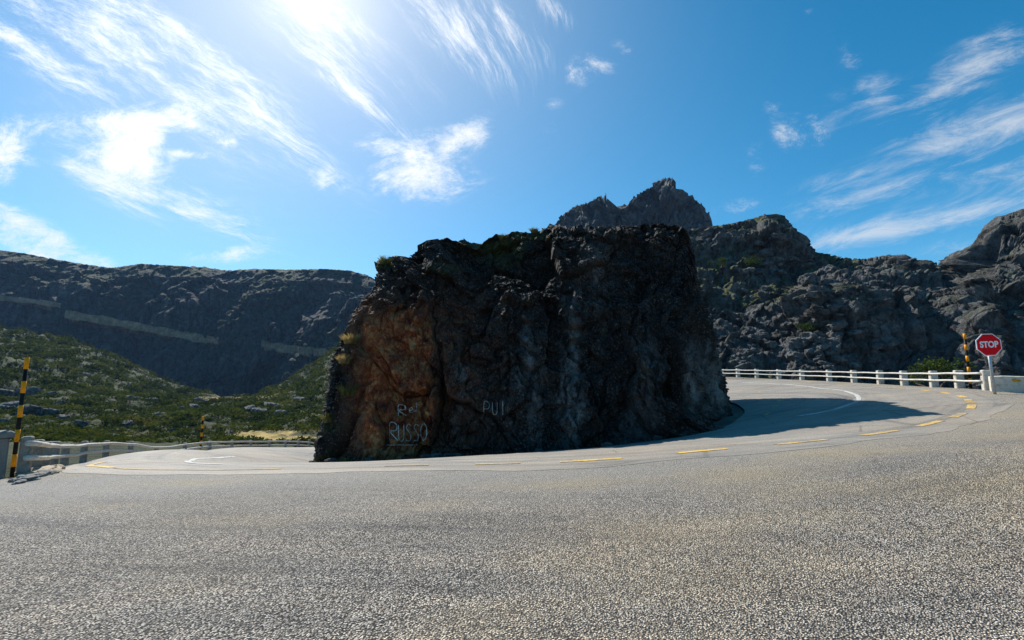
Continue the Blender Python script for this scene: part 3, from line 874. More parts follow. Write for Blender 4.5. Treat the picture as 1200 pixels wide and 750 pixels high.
# the peak behind
SK_P = {600: 300, 630: 275, 650: 262, 656: 254, 668: 246, 674: 241, 690: 238, 698: 231, 711: 229, 717: 233, 720: 247, 728: 247, 735: 243, 740: 234, 748: 227, 760: 221, 768: 217, 776: 209, 788: 208, 793: 220, 803: 229, 818: 236, 829: 250, 836: 270, 850: 300, 880: 330}
keys = {p: [(340, 250), (300, 290), (280 if sy < 272 else sy + 8, 320), (sy + 6 if sy < 265 else sy + 4, 350), (sy, 357), (sy + 25, 400), (sy + 90, 460)] for p, sy in SK_P.items()}
def disp_peak(V, N, PX, PY, s):
    warp = np.stack([fbm(V * .03, 3, 1), fbm(V * .03, 3, 2), fbm(V * .03, 3, 3)], -1)
    d = 4 * fbm(V * .02, 4, 4)
    for (sc, amp, sd) in ((.035, 16.0, 5), (.085, 9.0, 6), (.2, 4.0, 7), (.5, 1.6, 8)):
        v, e = blocks((V * np.array([1, 1, .5]) + warp * 5) * sc, sd, .4, .25, 1.2)
        d += amp * (v - .35 * sstep(.07, 0, e))
    d += 1.5 * fbm(V * .15, 4, 9)
    D = N.copy(); D[..., 2] *= .4
    V = V + D * d[..., None] * np.where(s > 3.6, .6, 1.0)[:, None, None]
    v, e = blocks(V * np.array([.11, .05, .02]), 33, .1, .0, .3)
    v2, e = blocks(V * np.array([.3, .1, .05]), 34, .1, .0, .3)
    V[..., 2] += (5.0 * v + 2.4 * v2) * sstep(1.5, 3.6, s)[:, None]
    px, py = pix(V[..., 0], V[..., 1], V[..., 2])
    veg = .25 + .9 * np.exp(-(((px - 715) / 32) ** 2 + ((py - 262) / 10) ** 2))
    return V, {'veg': np.clip(veg, 0, 1)}
polar_hill('mountain_peak', keys, 420, 200, MAT['peak'], disp_peak, crest=(1.5, 3.5, 9))

# left: far cliffs across the valley
SK_L = {-160: 272, 0: 293, 30: 297, 60: 303, 95: 309, 130: 314, 165: 309, 200: 311, 240: 313, 265: 317, 300: 315, 340: 316, 380: 315, 410: 317, 432: 323, 470: 345, 560: 380, 660: 400}
keys = {p: [(520, 330), (470, 346), (420, 366), (375, 386), (sy + 26 if sy < 340 else sy + 14, 408), (sy, 446), (sy + 10, 560), (sy + 60, 760)] for p, sy in SK_L.items()}
def disp_cliff(V, N, PX, PY, s):
    warp = np.stack([fbm(V * .015, 3, 1), fbm(V * .015, 3, 2), fbm(V * .015, 3, 3)], -1)
    d = 16 * fbm(V * np.array([1, .8, .3]) * .014, 5, 4, .5)
    for (sc, amp, sd) in ((.022, 12.0, 5), (.05, 8.5, 6), (.11, 5.0, 7), (.26, 2.2, 8)):
        v, e = blocks((V * np.array([1, .8, .4]) + warp * 8) * sc, sd, .3, .25, 1.1)
        d += amp * (v - .3 * sstep(.07, 0, e))
    d += 1.6 * fbm(V * np.array([1, 1, .5]) * .12, 4, 9, .6)
    D = N.copy(); D[..., 2] *= .35
    k = np.where(s > 4.5, .35, 1.0)[:, None, None]
    V = V + D * d[..., None] * k
    V[..., 2] += 1.0 * fbm(V * .11, 4, 33)
    veg = np.clip(.5 + 1.2 * fbm(V * .02, 4, 61) + .4 * sstep(350, 320, PY), 0, 1)
    return V, {'veg': veg}
cliff, CV = polar_hill('valley_cliff', keys, 800, 300, MAT['cliff'], disp_cliff, crest=(3, 4.5, 25))
cliff_bvh = BVHTree.FromPolygons([tuple(p) for p in CV.reshape(-1, 3)], grid_faces(*CV.shape[:2]).tolist())

# left: scrub-covered valley floor and flanks
SK_S = {-400: 330, -150: 350, 0: 384, 40: 391, 80: 398, 120: 412, 160: 430, 195: 446, 230: 458, 262: 465, 300: 464, 335: 447, 370: 425, 410: 398, 470: 370, 560: 360}
keys = {}
for p, sy in SK_S.items():
    k = np.interp(p, [-400, 0, 260, 420], [.8, .95, 1.15, 1.0])
    keys[p] = [(600, 30), (545, 37), (526, 46), (512, 64), (500, 88 * k), (max(485, sy + 8), 120 * k), (sy * .45 + 485 * .55 if sy < 470 else sy + 4, 160 * k), (sy, 225 * k), (sy + 22, 270 * k), (sy + 110, 310 * k)]
def disp_scrub(V, N, PX, PY, s):
    d = 3.0 * fbm(V * .03, 4, 4) + 1.1 * fbm(V * .14, 5, 5) + .35 * fbm(V * .7, 3, 6)
    f1, f2, cid = worley(V * .35, 7)
    d += .5 * (1 - f1)
    V = V.copy(); k = np.interp(s, [0, 1, 3, 4], [.0, .15, .4, 1]) 
    V[..., 2] += d * k[:, None]
    px, py = pix(V[..., 0], V[..., 1], V[..., 2])
    wx, wy = px + 8 * fbm(V * .09, 3, 41), py + 3 * fbm(V * .12, 3, 42)
    dry = np.exp(-(((wx - 325) / 58) ** 4 + ((wy - 511) / 6.5) ** 4))
    dry = np.maximum(dry, .85 * np.exp(-(((wx - 235) / 34) ** 2 + ((wy - 468) / 3.2) ** 2)))
    dry = np.maximum(dry, .9 * np.exp(-(((wx - 305 ) / 34) ** 2 + ((wy - 464 + (wx - 305) * .2) / 3.6) ** 2)))
    dry *= sstep(-.45, .1, fbm(V * .2, 4, 43))
    return V, {'dry': dry}
scrubhill, HV = polar_hill('scrub_hillside', keys, 520, 260, MAT['scrubground'], disp_scrub, crest=(5, 7, 31))
hill_bvh = BVHTree.FromPolygons([tuple(p) for p in HV.reshape(-1, 3)], grid_faces(*HV.shape[:2]).tolist())
def bvh_hit(b, px, py):
    x, y, z = ray(px, py)
    return b.ray_cast(CAM, Vector((x, y, z)).normalized())[0]

# scrub cover: nobody could count it
def leaf_cloud(cent, size, nleaf, leaf, flat=.6):
    """cent (n,3) size (n,) -> quads scattered through low domes"""
    n = len(cent)
    a = rng.uniform(0, 2 * np.pi, (n, nleaf)); zz = rng.uniform(0, 1, (n, nleaf)); r = rng.uniform(.55, 1.05, (n, nleaf))
    rr = np.sqrt(1 - zz ** 2) * r
    C = np.stack([rr * np.cos(a), rr * np.sin(a), zz * r * flat], -1) * size[:, None, None] + cent[:, None, :]
    t1 = rng.normal(size=(n, nleaf, 3)); t1 /= np.linalg.norm(t1, axis=-1, keepdims=True)
    t2 = rng.normal(size=(n, nleaf, 3)); t2 -= (t2 * t1).sum(-1, keepdims=True) * t1; t2 /= np.linalg.norm(t2, axis=-1, keepdims=True)
    L = (leaf * size[:, None] * rng.uniform(.6, 1.3, (n, nleaf)))[..., None]
    V = np.stack([C - t1 * L, C - t2 * L * .5, C + t1 * L, C + t2 * L * .5], -2).reshape(-1, 3)
    return V, np.arange(len(V)).reshape(-1, 4)
nr, ncx = HV.shape[:2]
N_SC = 15000
ri = (np.interp(rng.uniform(0, 1, N_SC), [0, .1, .55, 1], [2.4, 3, 5.4, 7.35]) / 9 * (nr - 1)).astype(int)
ci = rng.integers(int(ncx * .28), int(ncx * .93), N_SC)
cent = HV[ri, ci]
pxs, pys = pix(cent[:, 0], cent[:, 1], cent[:, 2])
vis = (pxs > -60) & (pxs < 440)
dr = np.exp(-(((pxs - 325) / 55) ** 4 + ((pys - 511) / 6.0) ** 4)) > .45
dr |= (np.exp(-(((pxs - 270) / 60) ** 4 + ((pys - 466) / 4.5) ** 4)) > .5) & (rng.uniform(size=N_SC) < .75)
clear = fbm(cent * .09, 4, 71) < -.42
m = vis & ~dr & ~clear
cent = cent[m]
size = rng.uniform(.55, 1.55, len(cent)) * (1 + .5 * fbm(cent * .1, 2, 72)) * np.clip(cent[:, 1] / 110, .65, 1.7)
# and the heath right behind the left guardrail
ii = rng.integers(18, 76, 420); off = rng.uniform(.9, 5.0, 420)
tn = np.gradient(RL, axis=0); tn /= np.linalg.norm(tn, axis=1)[:, None]
nx = RL[ii] + np.stack([-tn[ii, 1], tn[ii, 0]], -1) * off[:, None] + rng.normal(0, .3, (420, 2))
c2 = np.stack([nx[:, 0], nx[:, 1], gz(nx[:, 0], nx[:, 1]) - .06 - .9 * sstep(1, 5, off)], -1)
cent = np.concatenate([cent, c2]); size = np.concatenate([size, rng.uniform(.25, .5, 420)])
V, Fc = leaf_cloud(cent + np.array([0, 0, -.1]), size, 40, .22, .8)
sc_o = mesh_np('scrub', V, Fc, MAT['scrub'], None, False); struct(sc_o, 'stuff')
tag(sc_o, 'dense green and olive heath scrub covering the valley slopes', 'scrub')

# ------------------------------------------------------------------ boulders
def boulder_mesh(seed, flat=.7):
    n = 26; th = np.linspace(0, np.pi, n)[:, None]; ph = np.linspace(0, 2 * np.pi, 2 * n, endpoint=False)[None, :]
    V = np.stack([np.sin(th) * np.cos(ph), np.sin(th) * np.sin(ph), np.cos(th) * np.ones_like(ph)], -1)
    f1, f2, cid = worley(V * 1.1 + seed * 3.7, seed)
    r = .85 + .25 * fbm(V * 1.2 + seed, 4, seed) + .22 * (cid - .5)
    V = np.sign(V) * np.abs(V) ** .8 * r[..., None]
    V[..., 2] *= flat
    return mesh_np('boulder', V.reshape(-1, 3), grid_faces(n, 2 * n, True), MAT['boulder'], None, False, {'veg': np.zeros(n * 2 * n)})
protos = [boulder_mesh(k, f) for k, f in ((1, .7), (2, .6), (3, .8), (4, .65))]
used = set()
def place_boulder(p, s, label, group):
    k = random.randrange(4)
    if k in used:
        o = protos[k].copy(); COL.objects.link(o)
    else:
        o = protos[k]; used.add(k)
    o.location = p; o.rotation_euler = (random.uniform(-.3, .3), random.uniform(-.3, .3), random.uniform(0, 6.28))
    o.scale = (s * random.uniform(.8, 1.4), s * random.uniform(.8, 1.2), s * random.uniform(.7, 1.05))
    tag(o, label, 'boulder', group)
for (x, y, s, lab) in [(8, 461, 2.6, 'dark rock mass high at the left end of the scrub slope'), (34, 460, 2.2, None), (12, 478, 2.8, None), (36, 482, 2.3, None), (58, 484, 1.9, None), (75, 490, 1.7, None),
                  (92, 497, 1.5, None), (62, 462, 1.4, None), (70, 474, 1.5, None), (235, 473, 2.6, 'largest grey boulder in the middle of the valley below the cliff'), (228, 478, 1.6, None), (290, 482, 2.4, None), (305, 484, 2.2, None), (318, 478, 2.6, None),
                  (328, 486, 2, None), (155, 468, 1.6, None), (176, 470, 1.5, None), (120, 478, 1.2, None), (150, 497, 1.2, None), (186, 486, 1.3, None), (205, 505, 1.0, None), (125, 511, 1.0, None),
                  (2, 495, 1.6, None), (270, 508, 1.1, 'lone dark boulder in the strip of dry yellow grass'), (210, 480, 1.3, None), (96, 440, 1.6, None), (350, 470, 1.8, None), (262, 478, 1.4, None)]:
    p = bvh_hit(hill_bvh, x, y)
    if p is None: continue
    place_boulder(p, s * np.clip(p.y / 120, .5, 1.4), lab or 'grey boulder showing through the green scrub of the valley slope', 'boulders in the valley scrub')
nb = 0
while nb < 70:
    x, y = random.uniform(862, 1030), random.uniform(272, 436)
    p = bvh_hit(slope_bvh, x, y)
    if p is None or p.y > 125 or p.y < 48: continue
    place_boulder(p + Vector((0, 0, .2)), random.uniform(.5, 1.5) * p.y / 75, 'grey granite boulder heaped on the dark slope behind the right guardrail', 'boulders on the granite slope')
    nb += 1

# ------------------------------------------------------------------ bushes as things
def bush(px, py, h, label, bvh=None, loc=None, group='shrubs on the granite slope'):
    p = Vector(loc) if loc else bvh_hit(bvh, px, py)
    if p is None: return
    root = empty('shrub', p)
    nn = 16
    c = np.stack([rng.normal(0, .33, nn) * h, rng.normal(0, .33, nn) * h, rng.uniform(.2, .75, nn) * h], -1)
    V, Fc = leaf_cloud(c, rng.uniform(.2, .36, nn) * h, 70, .16, 1.0)
    mesh_np('foliage', V, Fc, MAT['bush'], root, False)
    mb = MB()
    for k in range(6):
        q = c[k]; mb.tube([(0, 0, -.15), (q[0] * .4, q[1] * .4, q[2] * .5), tuple(q)], [.05 * h, .03 * h, .012 * h], 5)
    mb.build('stem', MAT['twig'], root, True)
    tag(root, label, 'shrub', group)
bush(881, 318, 2.6, 'bright green shrub high on the granite slope, right of the big rock', slope_bvh)
bush(846, 314, 2.0, 'low olive shrub on the granite slope beside the top right of the big rock', slope_bvh)
bush(0, 0, 1.9, 'green bush standing just behind the right guardrail', None, (P(1082, 447, 25)[0] + .9, 25.2, P(1082, 452, 25)[2] - .35))
bush(950, 392, 1.6, 'small green shrub halfway up the granite slope between boulders', slope_bvh)

# ------------------------------------------------------------------ guardrails
def guardrail(name, posts, rail_pts, label, pm, rm, ph, pw, z_top, z_low, rr, group=None):
    root = empty(name, (posts[0][0], posts[0][1], gz1(posts[0][0], posts[0][1])))
    rx = np.array(posts)
    for i, (x, y) in enumerate(posts):
        a = rx[max(i - 1, 0)]; b = rx[min(i + 1, len(posts) - 1)]
        ang = math.atan2(b[1] - a[1], b[0] - a[0])
        mb = MB(); zb = gz1(x, y)
        mb.box((x, y, zb + ph / 2 - .15), (pw * .8, pw, ph + .3), ang, .96, .025)
        o = mb.build('post', pm, root); shift(o, root)
    for zz, rad in ((z_top, rr), (z_low, rr)):
        t = np.gradient(rail_pts, axis=0); t /= np.linalg.norm(t, axis=1)[:, None]
        n = np.stack([-t[:, 1], t[:, 0]], -1)
        # rails are bolted to the road side of the posts
        side = 1 if np.dot(n[len(n) // 2], np.array([0, 20.]) - rail_pts[len(n) // 2]) > 0 else -1
        q = rail_pts + n * side * (pw * .5 + rad * .75)
        z = gz(q[:, 0], q[:, 1])
        for _ in range(30): z[1:-1] = (z[:-2] + 2 * z[1:-1] + z[2:]) / 4
        z = z + zz + .008 * np.sin(np.arange(len(q)) * .9)
        mb = MB(); mb.tube(np.stack([q[:, 0], q[:, 1], z], -1).tolist(), rad, 12)
        o = mb.build('rail', rm, root, True); shift(o, root)
    tag(root, label, 'guardrail')
    return root
LP = [P(*q)[:2] for q in LEFT_RAIL]
lk = np.array([q[0] for q in LEFT_RAIL], float); lY = np.array([q[2] for q in LEFT_RAIL], float); lB = np.array([q[1] for q in LEFT_RAIL], float)
lposts = []
for p in (27, 41, 52, 62, 75, 97, 123, 152, 183, 216, 245, 271, 293, 315, 334, 349, 362, 374, 385):
    Yv = np.interp(p, lk, lY) if p <= 367 else 41 + (p - 367) * .22
    by = np.interp(p, lk, lB)
    q = P(p, by, Yv); lposts.append((q[0], q[1]))
guardrail('wooden_guardrail', lposts, smooth_line([P(17, 559, 9.5)[:2]] + lposts, 90), 'long weathered grey two-bar guardrail along the left side of the bend above the valley', MAT['post'], MAT['rail'], .80, .20, .64, .35, .055)
rposts = [P(*q)[:2] for q in RIGHT_RAIL]
rposts = [P(846, 441.6, 45)[:2]] + rposts
guardrail('white_guardrail', rposts, smooth_line(rposts, 80), 'white painted two-bar guardrail round the right side of the bend below the cliff', MAT['whitepost'], MAT['whiterail'], .78, .30, .65, .34, .040)

# concrete end pillar, left
px_, py_, pz_ = P(-19, 562, 9.3)
root = empty('concrete_pillar', (px_, py_, gz1(px_, py_)))
mb = MB(); mb.box((0, 0, .36), (.40, .5, 1.0), -.5, .98, .03); mb.build('shaft', MAT['concrete'], root)
mb = MB(); mb.box((0, 0, .92), (.50, .6, .12), -.5, 1, .03); mb.build('cap', MAT['concrete'], root)
tag(root, 'short grey concrete pillar with a cap ending the left guardrail', 'pillar')

# loose stones and dirt by the pillar
for i, (x, y, s) in enumerate([(31, 563, .17), (41, 559.5, .13), (50, 557, .15), (58, 555.5, .09), (24, 566, .10)]):
    h_ = hit(x, y)
    o = boulder_mesh(11 + i, .45); o.name = 'stone'
    o.data.materials.clear(); o.data.materials.append(MAT['concrete'])
    o.location = (h_[0], h_[1], gz1(*h_) + s * .12); o.scale = (s * 1.6, s, s)
    o.rotation_euler = (0, 0, i * 1.3)
    tag(o, ['widest pale stone lying at the foot of the left guardrail', 'pale stone between the widest stone and the next post of the left guardrail', 'flat pale stone farther along the foot of the left guardrail', 'smallest stone at the far end of the row by the left guardrail', 'small stone nearest the concrete pillar'][i], 'stone', 'stones by the left guardrail')

# fallen stones at the foot of the big rock
for k in range(16):
    i = random.uniform(.02, .92); n_ = 9
    seg = ROCK_BASE[:n_]; f = i * (n_ - 1); a_, b_ = seg[int(f)], seg[min(int(f) + 1, n_ - 1)]; u_ = f - int(f)
    x = a_[0] + (b_[0] - a_[0]) * u_; y = a_[1] + (b_[1] - a_[1]) * u_ - random.uniform(.12, .42)
    sz = random.uniform(.05, .15)
    if k < 4:
        o = boulder_mesh(31 + k, .6); o.name = 'fallen_stone'; o.data.materials.clear(); o.data.materials.append(MAT['boulder']); fallen = [o] if k == 0 else fallen + [o]
    else:
        o = fallen[k % 4].copy(); COL.objects.link(o)
    o.location = (x, y, gz1(x, y) + sz * .25); o.scale = (sz * 1.3, sz, sz); o.rotation_euler = (0, 0, random.uniform(0, 6))
    tag(o, 'small dark stone fallen on the asphalt along the foot of the big rock', 'stone', 'fallen stones along the foot of the big rock')

o = boulder_mesh(19, .5); o.name = 'dirt_mound'; o.data.materials.clear(); o.data.materials.append(MAT['dirt'])
h0, h1 = np.array(hit(36, 558)), np.array(hit(66, 552)); hm = (h0 + h1) / 2
o.location = (hm[0], hm[1], gz1(*hm) - .03); o.scale = (np.linalg.norm(h1 - h0) * .52, .42, .42); o.rotation_euler = (0, -math.atan2(gz1(*h1) - gz1(*h0), np.linalg.norm(h1 - h0)), math.atan2(*(h1 - h0)[::-1]))
tag(o, 'low mound of pale dirt swept against the near end of the left guardrail', 'mound')

# ------------------------------------------------------------------ snow poles
def snow_pole(x, y, h, r, label, nb, first_yellow=True, lean=(0, 0), sink=.1):
    root = empty('snow_pole', (x, y, gz1(x, y) - sink)); root.rotation_euler = (lean[0], lean[1], 0)
    mb = MB(); mb.tube([(0, 0, 0), (0, 0, h)], r, 14); mb.build('pole', MAT['black'], root, True)
    L = h / (2 * nb)
    for k in range(nb):
        z1 = h - 2 * k * L + .004; z0 = z1 - L
        mb = MB(); mb.tube([(0, 0, z0), (0, 0, z1)], r + .004, 14); mb.build('band', MAT['yellow'], root, True)
    tag(root, label, 'snow pole', 'snow poles at the road edge')
q = P(14, 558, 10.15); snow_pole(q[0], q[1], 2.62, .038, 'tall black and amber banded snow pole by the left end pillar', 5, sink=.02)
q = P(229.5, 529, 32); snow_pole(q[0] - .1, q[1] + .6, 2.75, .07, 'small distant black and amber snow pole behind the left guardrail', 5, sink=-.0)
q = P(1139.5, 457, 19.4); snow_pole(q[0] + .25, q[1] + .3, 2.40, .05, 'black and amber snow pole behind the white guardrail next to the stop sign', 5, sink=.05)

# ------------------------------------------------------------------ stop sign
q = P(1167, 457.5, 16.6)
SX, SY = q[0], q[1]; SZ = gz1(SX, SY)
root = empty('stop_sign', (SX, SY, SZ)); root.rotation_euler = (0, math.radians(-1.5), math.radians(-8))
mb = MB(); mb.tube([(0, .05, -.2), (0, .05, 2.0)], .042, 14); mb.build('signpost', MAT['steel'], root, True)
def octagon(name, r, y0, y1, mat, parent):
    a = [(math.cos(math.pi / 8 + k * math.pi / 4) * r / math.cos(math.pi / 8), math.sin(math.pi / 8 + k * math.pi / 4) * r / math.cos(math.pi / 8)) for k in range(8)]
    mb = MB(); v = [(x, y0, z) for x, z in a] + [(x, y1, z) for x, z in a]
    f = [tuple(range(8)), tuple(range(8, 16))[::-1]] + [(k, k + 8, (k + 1) % 8 + 8, (k + 1) % 8) for k in range(8)]
    mb.add(v, f); return mb.build(name, mat, parent)
pl = octagon('sign_plate', .405, -.012, .004, MAT['white'], root); pl.location = (0, 0, 1.79)
fc = octagon('red_face', .376, -.016, -.0125, MAT['red'], pl)
cu = bpy.data.curves.new('lettering', 'FONT'); cu.body = 'STOP'; cu.align_x = 'CENTER'; cu.align_y = 'CENTER'; cu.size = .31; cu.extrude = .002; cu.offset = .011; cu.space_character = 1.0
tmp = bpy.data.objects.new('lettering_curve', cu); COL.objects.link(tmp)
dg = bpy.context.evaluated_depsgraph_get(); me = bpy.data.meshes.new_from_object(tmp.evaluated_get(dg))
bpy.data.objects.remove(tmp)
lt = bpy.data.objects.new('lettering', me); me.materials.clear(); me.materials.append(MAT['white']); link(lt, pl)
lt.rotation_euler = (math.pi / 2, 0, 0); lt.location = (0, -.020, 0); lt.scale = (.80, 1.0, 1)
tag(root, 'red octagonal stop sign on a slanting steel post by the white guardrail end', 'stop sign')

# low whitewashed wall right of the sign
w0 = np.array(P(1161, 458, 17.6)[:2]); w1 = np.array((23.0, 13.2)); w2 = np.array((27.5, 8.0))
line = smooth_line([w0, (w0 + w1) / 2 + np.array([.2, .1]), w1, w2], 26)
root = empty('low_wall', (w0[0], w0[1], gz1(*w0)))
V = []
for i, (x, y) in enumerate(line):
    t = line[min(i + 1, len(line) - 1)] - line[max(i - 1, 0)]; t /= np.linalg.norm(t); n = np.array([-t[1], t[0]])
    zb = gz1(x, y); hh = .56 + .02 * math.sin(i * 1.7)
    for (o_, z_) in ((-.2, -.3), (-.2, hh - .03), (-.17, hh), (.17, hh), (.2, hh - .03), (.2, -.3)):
        V.append((x + n[0] * o_, y + n[1] * o_, zb + z_))
Fc = grid_faces(len(line), 6, True)
o = mesh_np('masonry', V, Fc, MAT['limewall'], root, False); shift(o, root)
mb = MB(); mb.add(V[:6], [tuple(range(6))]); mb.add(V[-6:], [tuple(range(6))[::-1]]); o = mb.build('end_face', MAT['limewall'], root); shift(o, root)
wv = BVHTree.FromPolygons([tuple(v) for v in V], Fc.tolist())
for (x, y, w, h) in ((1189, 445.5, 5, 4), (1194.5, 446, 4, 3)):
    p = bvh_hit(wv, x, y)
    if p:
        d = (CAM - p).normalized(); a = Vector((d.y, -d.x, 0)).normalized()
        k = p.y / F; mb = MB(); v = []
        for j in range(10):
            r = random.uniform(.7, 1.15); t = j * .6283
            v.append(p + d * .03 + a * (math.cos(t) * w * k * .5 * r) + Vector((0, 0, math.sin(t) * h * k * .5 * r)))
        mb.add(v, [tuple(range(10))]); o = mb.build('ochre_mark', MAT['ochre'], root); shift(o, root)
tag(root, 'low whitewashed stone wall with ochre marks right of the stop sign', 'wall')

# ------------------------------------------------------------------ road cut into the far cliff: long walls
def cliff_wall(pts, hpx, label):
    P3 = []
    for (x, y) in pts:
        p = bvh_hit(cliff_bvh, x, y)
        P3.append(p)
    xs = np.array([p[0] for p in pts]); Ym = np.array([p.y for p in P3])
    for _ in range(2): Ym[1:-1] = (Ym[:-2] + 2 * Ym[1:-1] + Ym[2:]) / 4
    n = 150; xx = np.linspace(xs[0], xs[-1], n)
    yy = np.interp(xx, xs, [p[1] for p in pts]); YY = np.interp(xx, xs, Ym)
    hits = [bvh_hit(cliff_bvh, a, b) for a, b in zip(xx, yy)]
    YY = np.minimum(YY, np.array([h.y for h in hits]) + 1.0) - 3.5
    for _ in range(8): YY[1:-1] = np.minimum(YY[1:-1], (YY[:-2] + YY[2:]) / 2)
    V = []
    for i in range(n):
        a = P(xx[i], yy[i], YY[i]); hp = hpx * YY[i] / F * (1 + .14 * math.sin(i * .21) + .3 * (rng.random() - .5))
        for (dy, z) in ((0, -hp * .5), (.4, hp * .5), (1.2, hp * .5), (14, hp * .5 + .3), (14, -hp)):
            V.append((a[0] * (1 + dy / YY[i]), a[1] + dy, a[2] + z))
    o = mesh_np('retaining_wall', V, grid_faces(n, 5, True), MAT['mwall'], None, False)
    tag(o, label, 'retaining wall', 'walls of the mountain road on the far cliff')
cliff_wall([(-60, 342), (0, 349), (40, 353), (71, 358)], 6, 'leftmost retaining wall of the mountain road, high on the far cliff')
cliff_wall([(76, 368), (120, 375), (180, 386), (225, 395), (256, 399)], 9, 'longest retaining wall of the mountain road in the middle of the far cliff')
cliff_wall([(306, 404), (330, 408), (360, 412), (392, 415)], 10, 'rightmost retaining wall of the mountain road, beside the edge of the big rock')

# lower road strip seen below the left guardrail
l1 = np.array([P(120, 533, 34)[:2], P(170, 527, 44)[:2], P(230, 522, 54)[:2], P(320, 519.5, 62)[:2]])
# ------------------------------------------------------------------ sky, sun, camera
SUN_AZ = math.radians(-36.0)     # left of straight ahead (+Y)
SUN_EL = math.radians(44.0)
sd = Vector((math.sin(SUN_AZ) * math.cos(SUN_EL), math.cos(SUN_AZ) * math.cos(SUN_EL), math.sin(SUN_EL)))
L = bpy.data.lights.new('sun', 'SUN'); L.energy = 5.0; L.angle = math.radians(.53); L.color = (1, .965, .905)
lo = link(bpy.data.objects.new('sun', L)); lo.rotation_euler = (-sd).to_track_quat('-Z', 'Y').to_euler()

W = bpy.data.worlds.new('World'); W.cycles.sampling_method = 'MANUAL'; W.cycles.sample_map_resolution = 256; SC.world = W; W.use_nodes = True
nt = W.node_tree; bg = nt.nodes['Background']
def wn(t, **k):
    n = nt.nodes.new(t)
    for a, b in k.items(): setattr(n, a, b)
    return n
def wl(a, b): nt.links.new(a, b)
def wm(op, a, b=0.0, c=None, clamp=False):
    n = wn('ShaderNodeMath', operation=op, use_clamp=clamp)
    for i, v in enumerate((a, b) if c is None else (a, b, c)):
        if hasattr(v, 'links'): wl(v, n.inputs[i])
        else: n.inputs[i].default_value = v
    return n.outputs[0]
sky = wn('ShaderNodeTexSky', sky_type='NISHITA'); sky.sun_disc = False
sky.sun_elevation = SUN_EL; sky.sun_rotation = SUN_AZ      # rotation 0 = +Y, clockwise
sky.altitude = 1500; sky.air_density = 1.0; sky.dust_density = .35; sky.ozone_density = 3.0
tc = wn('ShaderNodeTexCoord'); sx = wn('ShaderNodeSeparateXYZ'); wl(tc.outputs['Generated'], sx.inputs[0])
yp = wm('MAXIMUM', sx.outputs[1], .05)
U = wm('DIVIDE', sx.outputs[0], yp); Vv = wm('DIVIDE', sx.outputs[2], yp)      # direction coordinates
def uv_of(px, py):
    x, y, z = ray(px, py); return x / y, z / y
def coords(ang, sx_, sy_, seed):
    """direction plane turned by ang and stretched along it"""
    c, s = math.cos(ang), math.sin(ang)
    a = wm('ADD', wm('MULTIPLY', U, c * sx_), wm('MULTIPLY', Vv, s * sx_))
    b = wm('ADD', wm('MULTIPLY', U, -s * sy_), wm('MULTIPLY', Vv, c * sy_))
    cb = wn('ShaderNodeCombineXYZ'); wl(a, cb.inputs[0]); wl(b, cb.inputs[1]); cb.inputs[2].default_value = seed
    return cb.outputs[0]
def wnoise(vec, scale, detail, rough, dist=0.0):
    n = wn('ShaderNodeTexNoise'); n.inputs['Scale'].default_value = scale; n.inputs['Detail'].default_value = detail
    n.inputs['Roughness'].default_value = rough; n.inputs['Distortion'].default_value = dist
    wl(vec, n.inputs['Vector']); return n.outputs['Fac']
def blob(px, py, ra, rb, deg, amp):
    """soft elliptical patch, radii in pixels of the 1200 frame"""
    u0, v0 = uv_of(px, py); a = math.radians(deg); c, s = math.cos(a), math.sin(a)
    k = 1.0
    ra, rb = ra / F * k, rb / F * k
    du = wm('SUBTRACT', U, u0); dv = wm('SUBTRACT', Vv, v0)
    p = wm('ADD', wm('MULTIPLY', du, c / ra), wm('MULTIPLY', dv, s / ra))
    q = wm('ADD', wm('MULTIPLY', du, -s / rb), wm('MULTIPLY', dv, c / rb))
    e = wm('ADD', wm('MULTIPLY', p, p), wm('MULTIPLY', q, q))
    return wm('MULTIPLY', wm('POWER', 2.718, wm('MULTIPLY', e, -1.0)), amp)
def total(bl):
    r = bl[0]
    for b in bl[1:]: r = wm('ADD', r, b)
    return r
def cloud(mask, noise, lo, hi):
    v = wm('ADD', mask, wm('MULTIPLY', wm('SUBTRACT', noise, .5), wm('MULTIPLY', mask, 4.0, clamp=True)))
    mr = wn('ShaderNodeMapRange', interpolation_type='SMOOTHSTEP'); wl(v, mr.inputs[0])
    mr.inputs[1].default_value = lo; mr.inputs[2].default_value = hi
    return mr.outputs[0]
# A: cirrus streaks fanning out on the left
def fan(cx, cy, ks, kr, seed, warp=.06):
    """coordinates along / across streaks that run together at one far point"""
    u0, v0 = uv_of(cx, cy)
    wv = wn('ShaderNodeCombineXYZ'); wl(U, wv.inputs[0]); wl(Vv, wv.inputs[1]); wv.inputs[2].default_value = seed
    w1 = wnoise(wv.outputs[0], 2.4, 4, .55); w2 = wnoise(wv.outputs[0], 2.1, 4, .55, .3)
    du = wm('ADD', wm('SUBTRACT', U, u0), wm('MULTIPLY', wm('SUBTRACT', w1, .5), warp)); dv = wm('ADD', wm('SUBTRACT', Vv, v0), wm('MULTIPLY', wm('SUBTRACT', w2, .5), warp))
    ang = wm('ARCTAN2', dv, du); r = wm('SQRT', wm('ADD', wm('MULTIPLY', du, du), wm('MULTIPLY', dv, dv)))
    cb = wn('ShaderNodeCombineXYZ'); wl(wm('MULTIPLY', ang, ks), cb.inputs[0]); wl(wm('MULTIPLY', r, kr), cb.inputs[1]); cb.inputs[2].default_value = seed
    return cb.outputs[0]
vA = fan(760, 430, 15.0, 2.2, 3.1, .13)
nA = wm('ADD', wm('MULTIPLY', wnoise(vA, 1.6, 10, .78), 2.5), -.75)
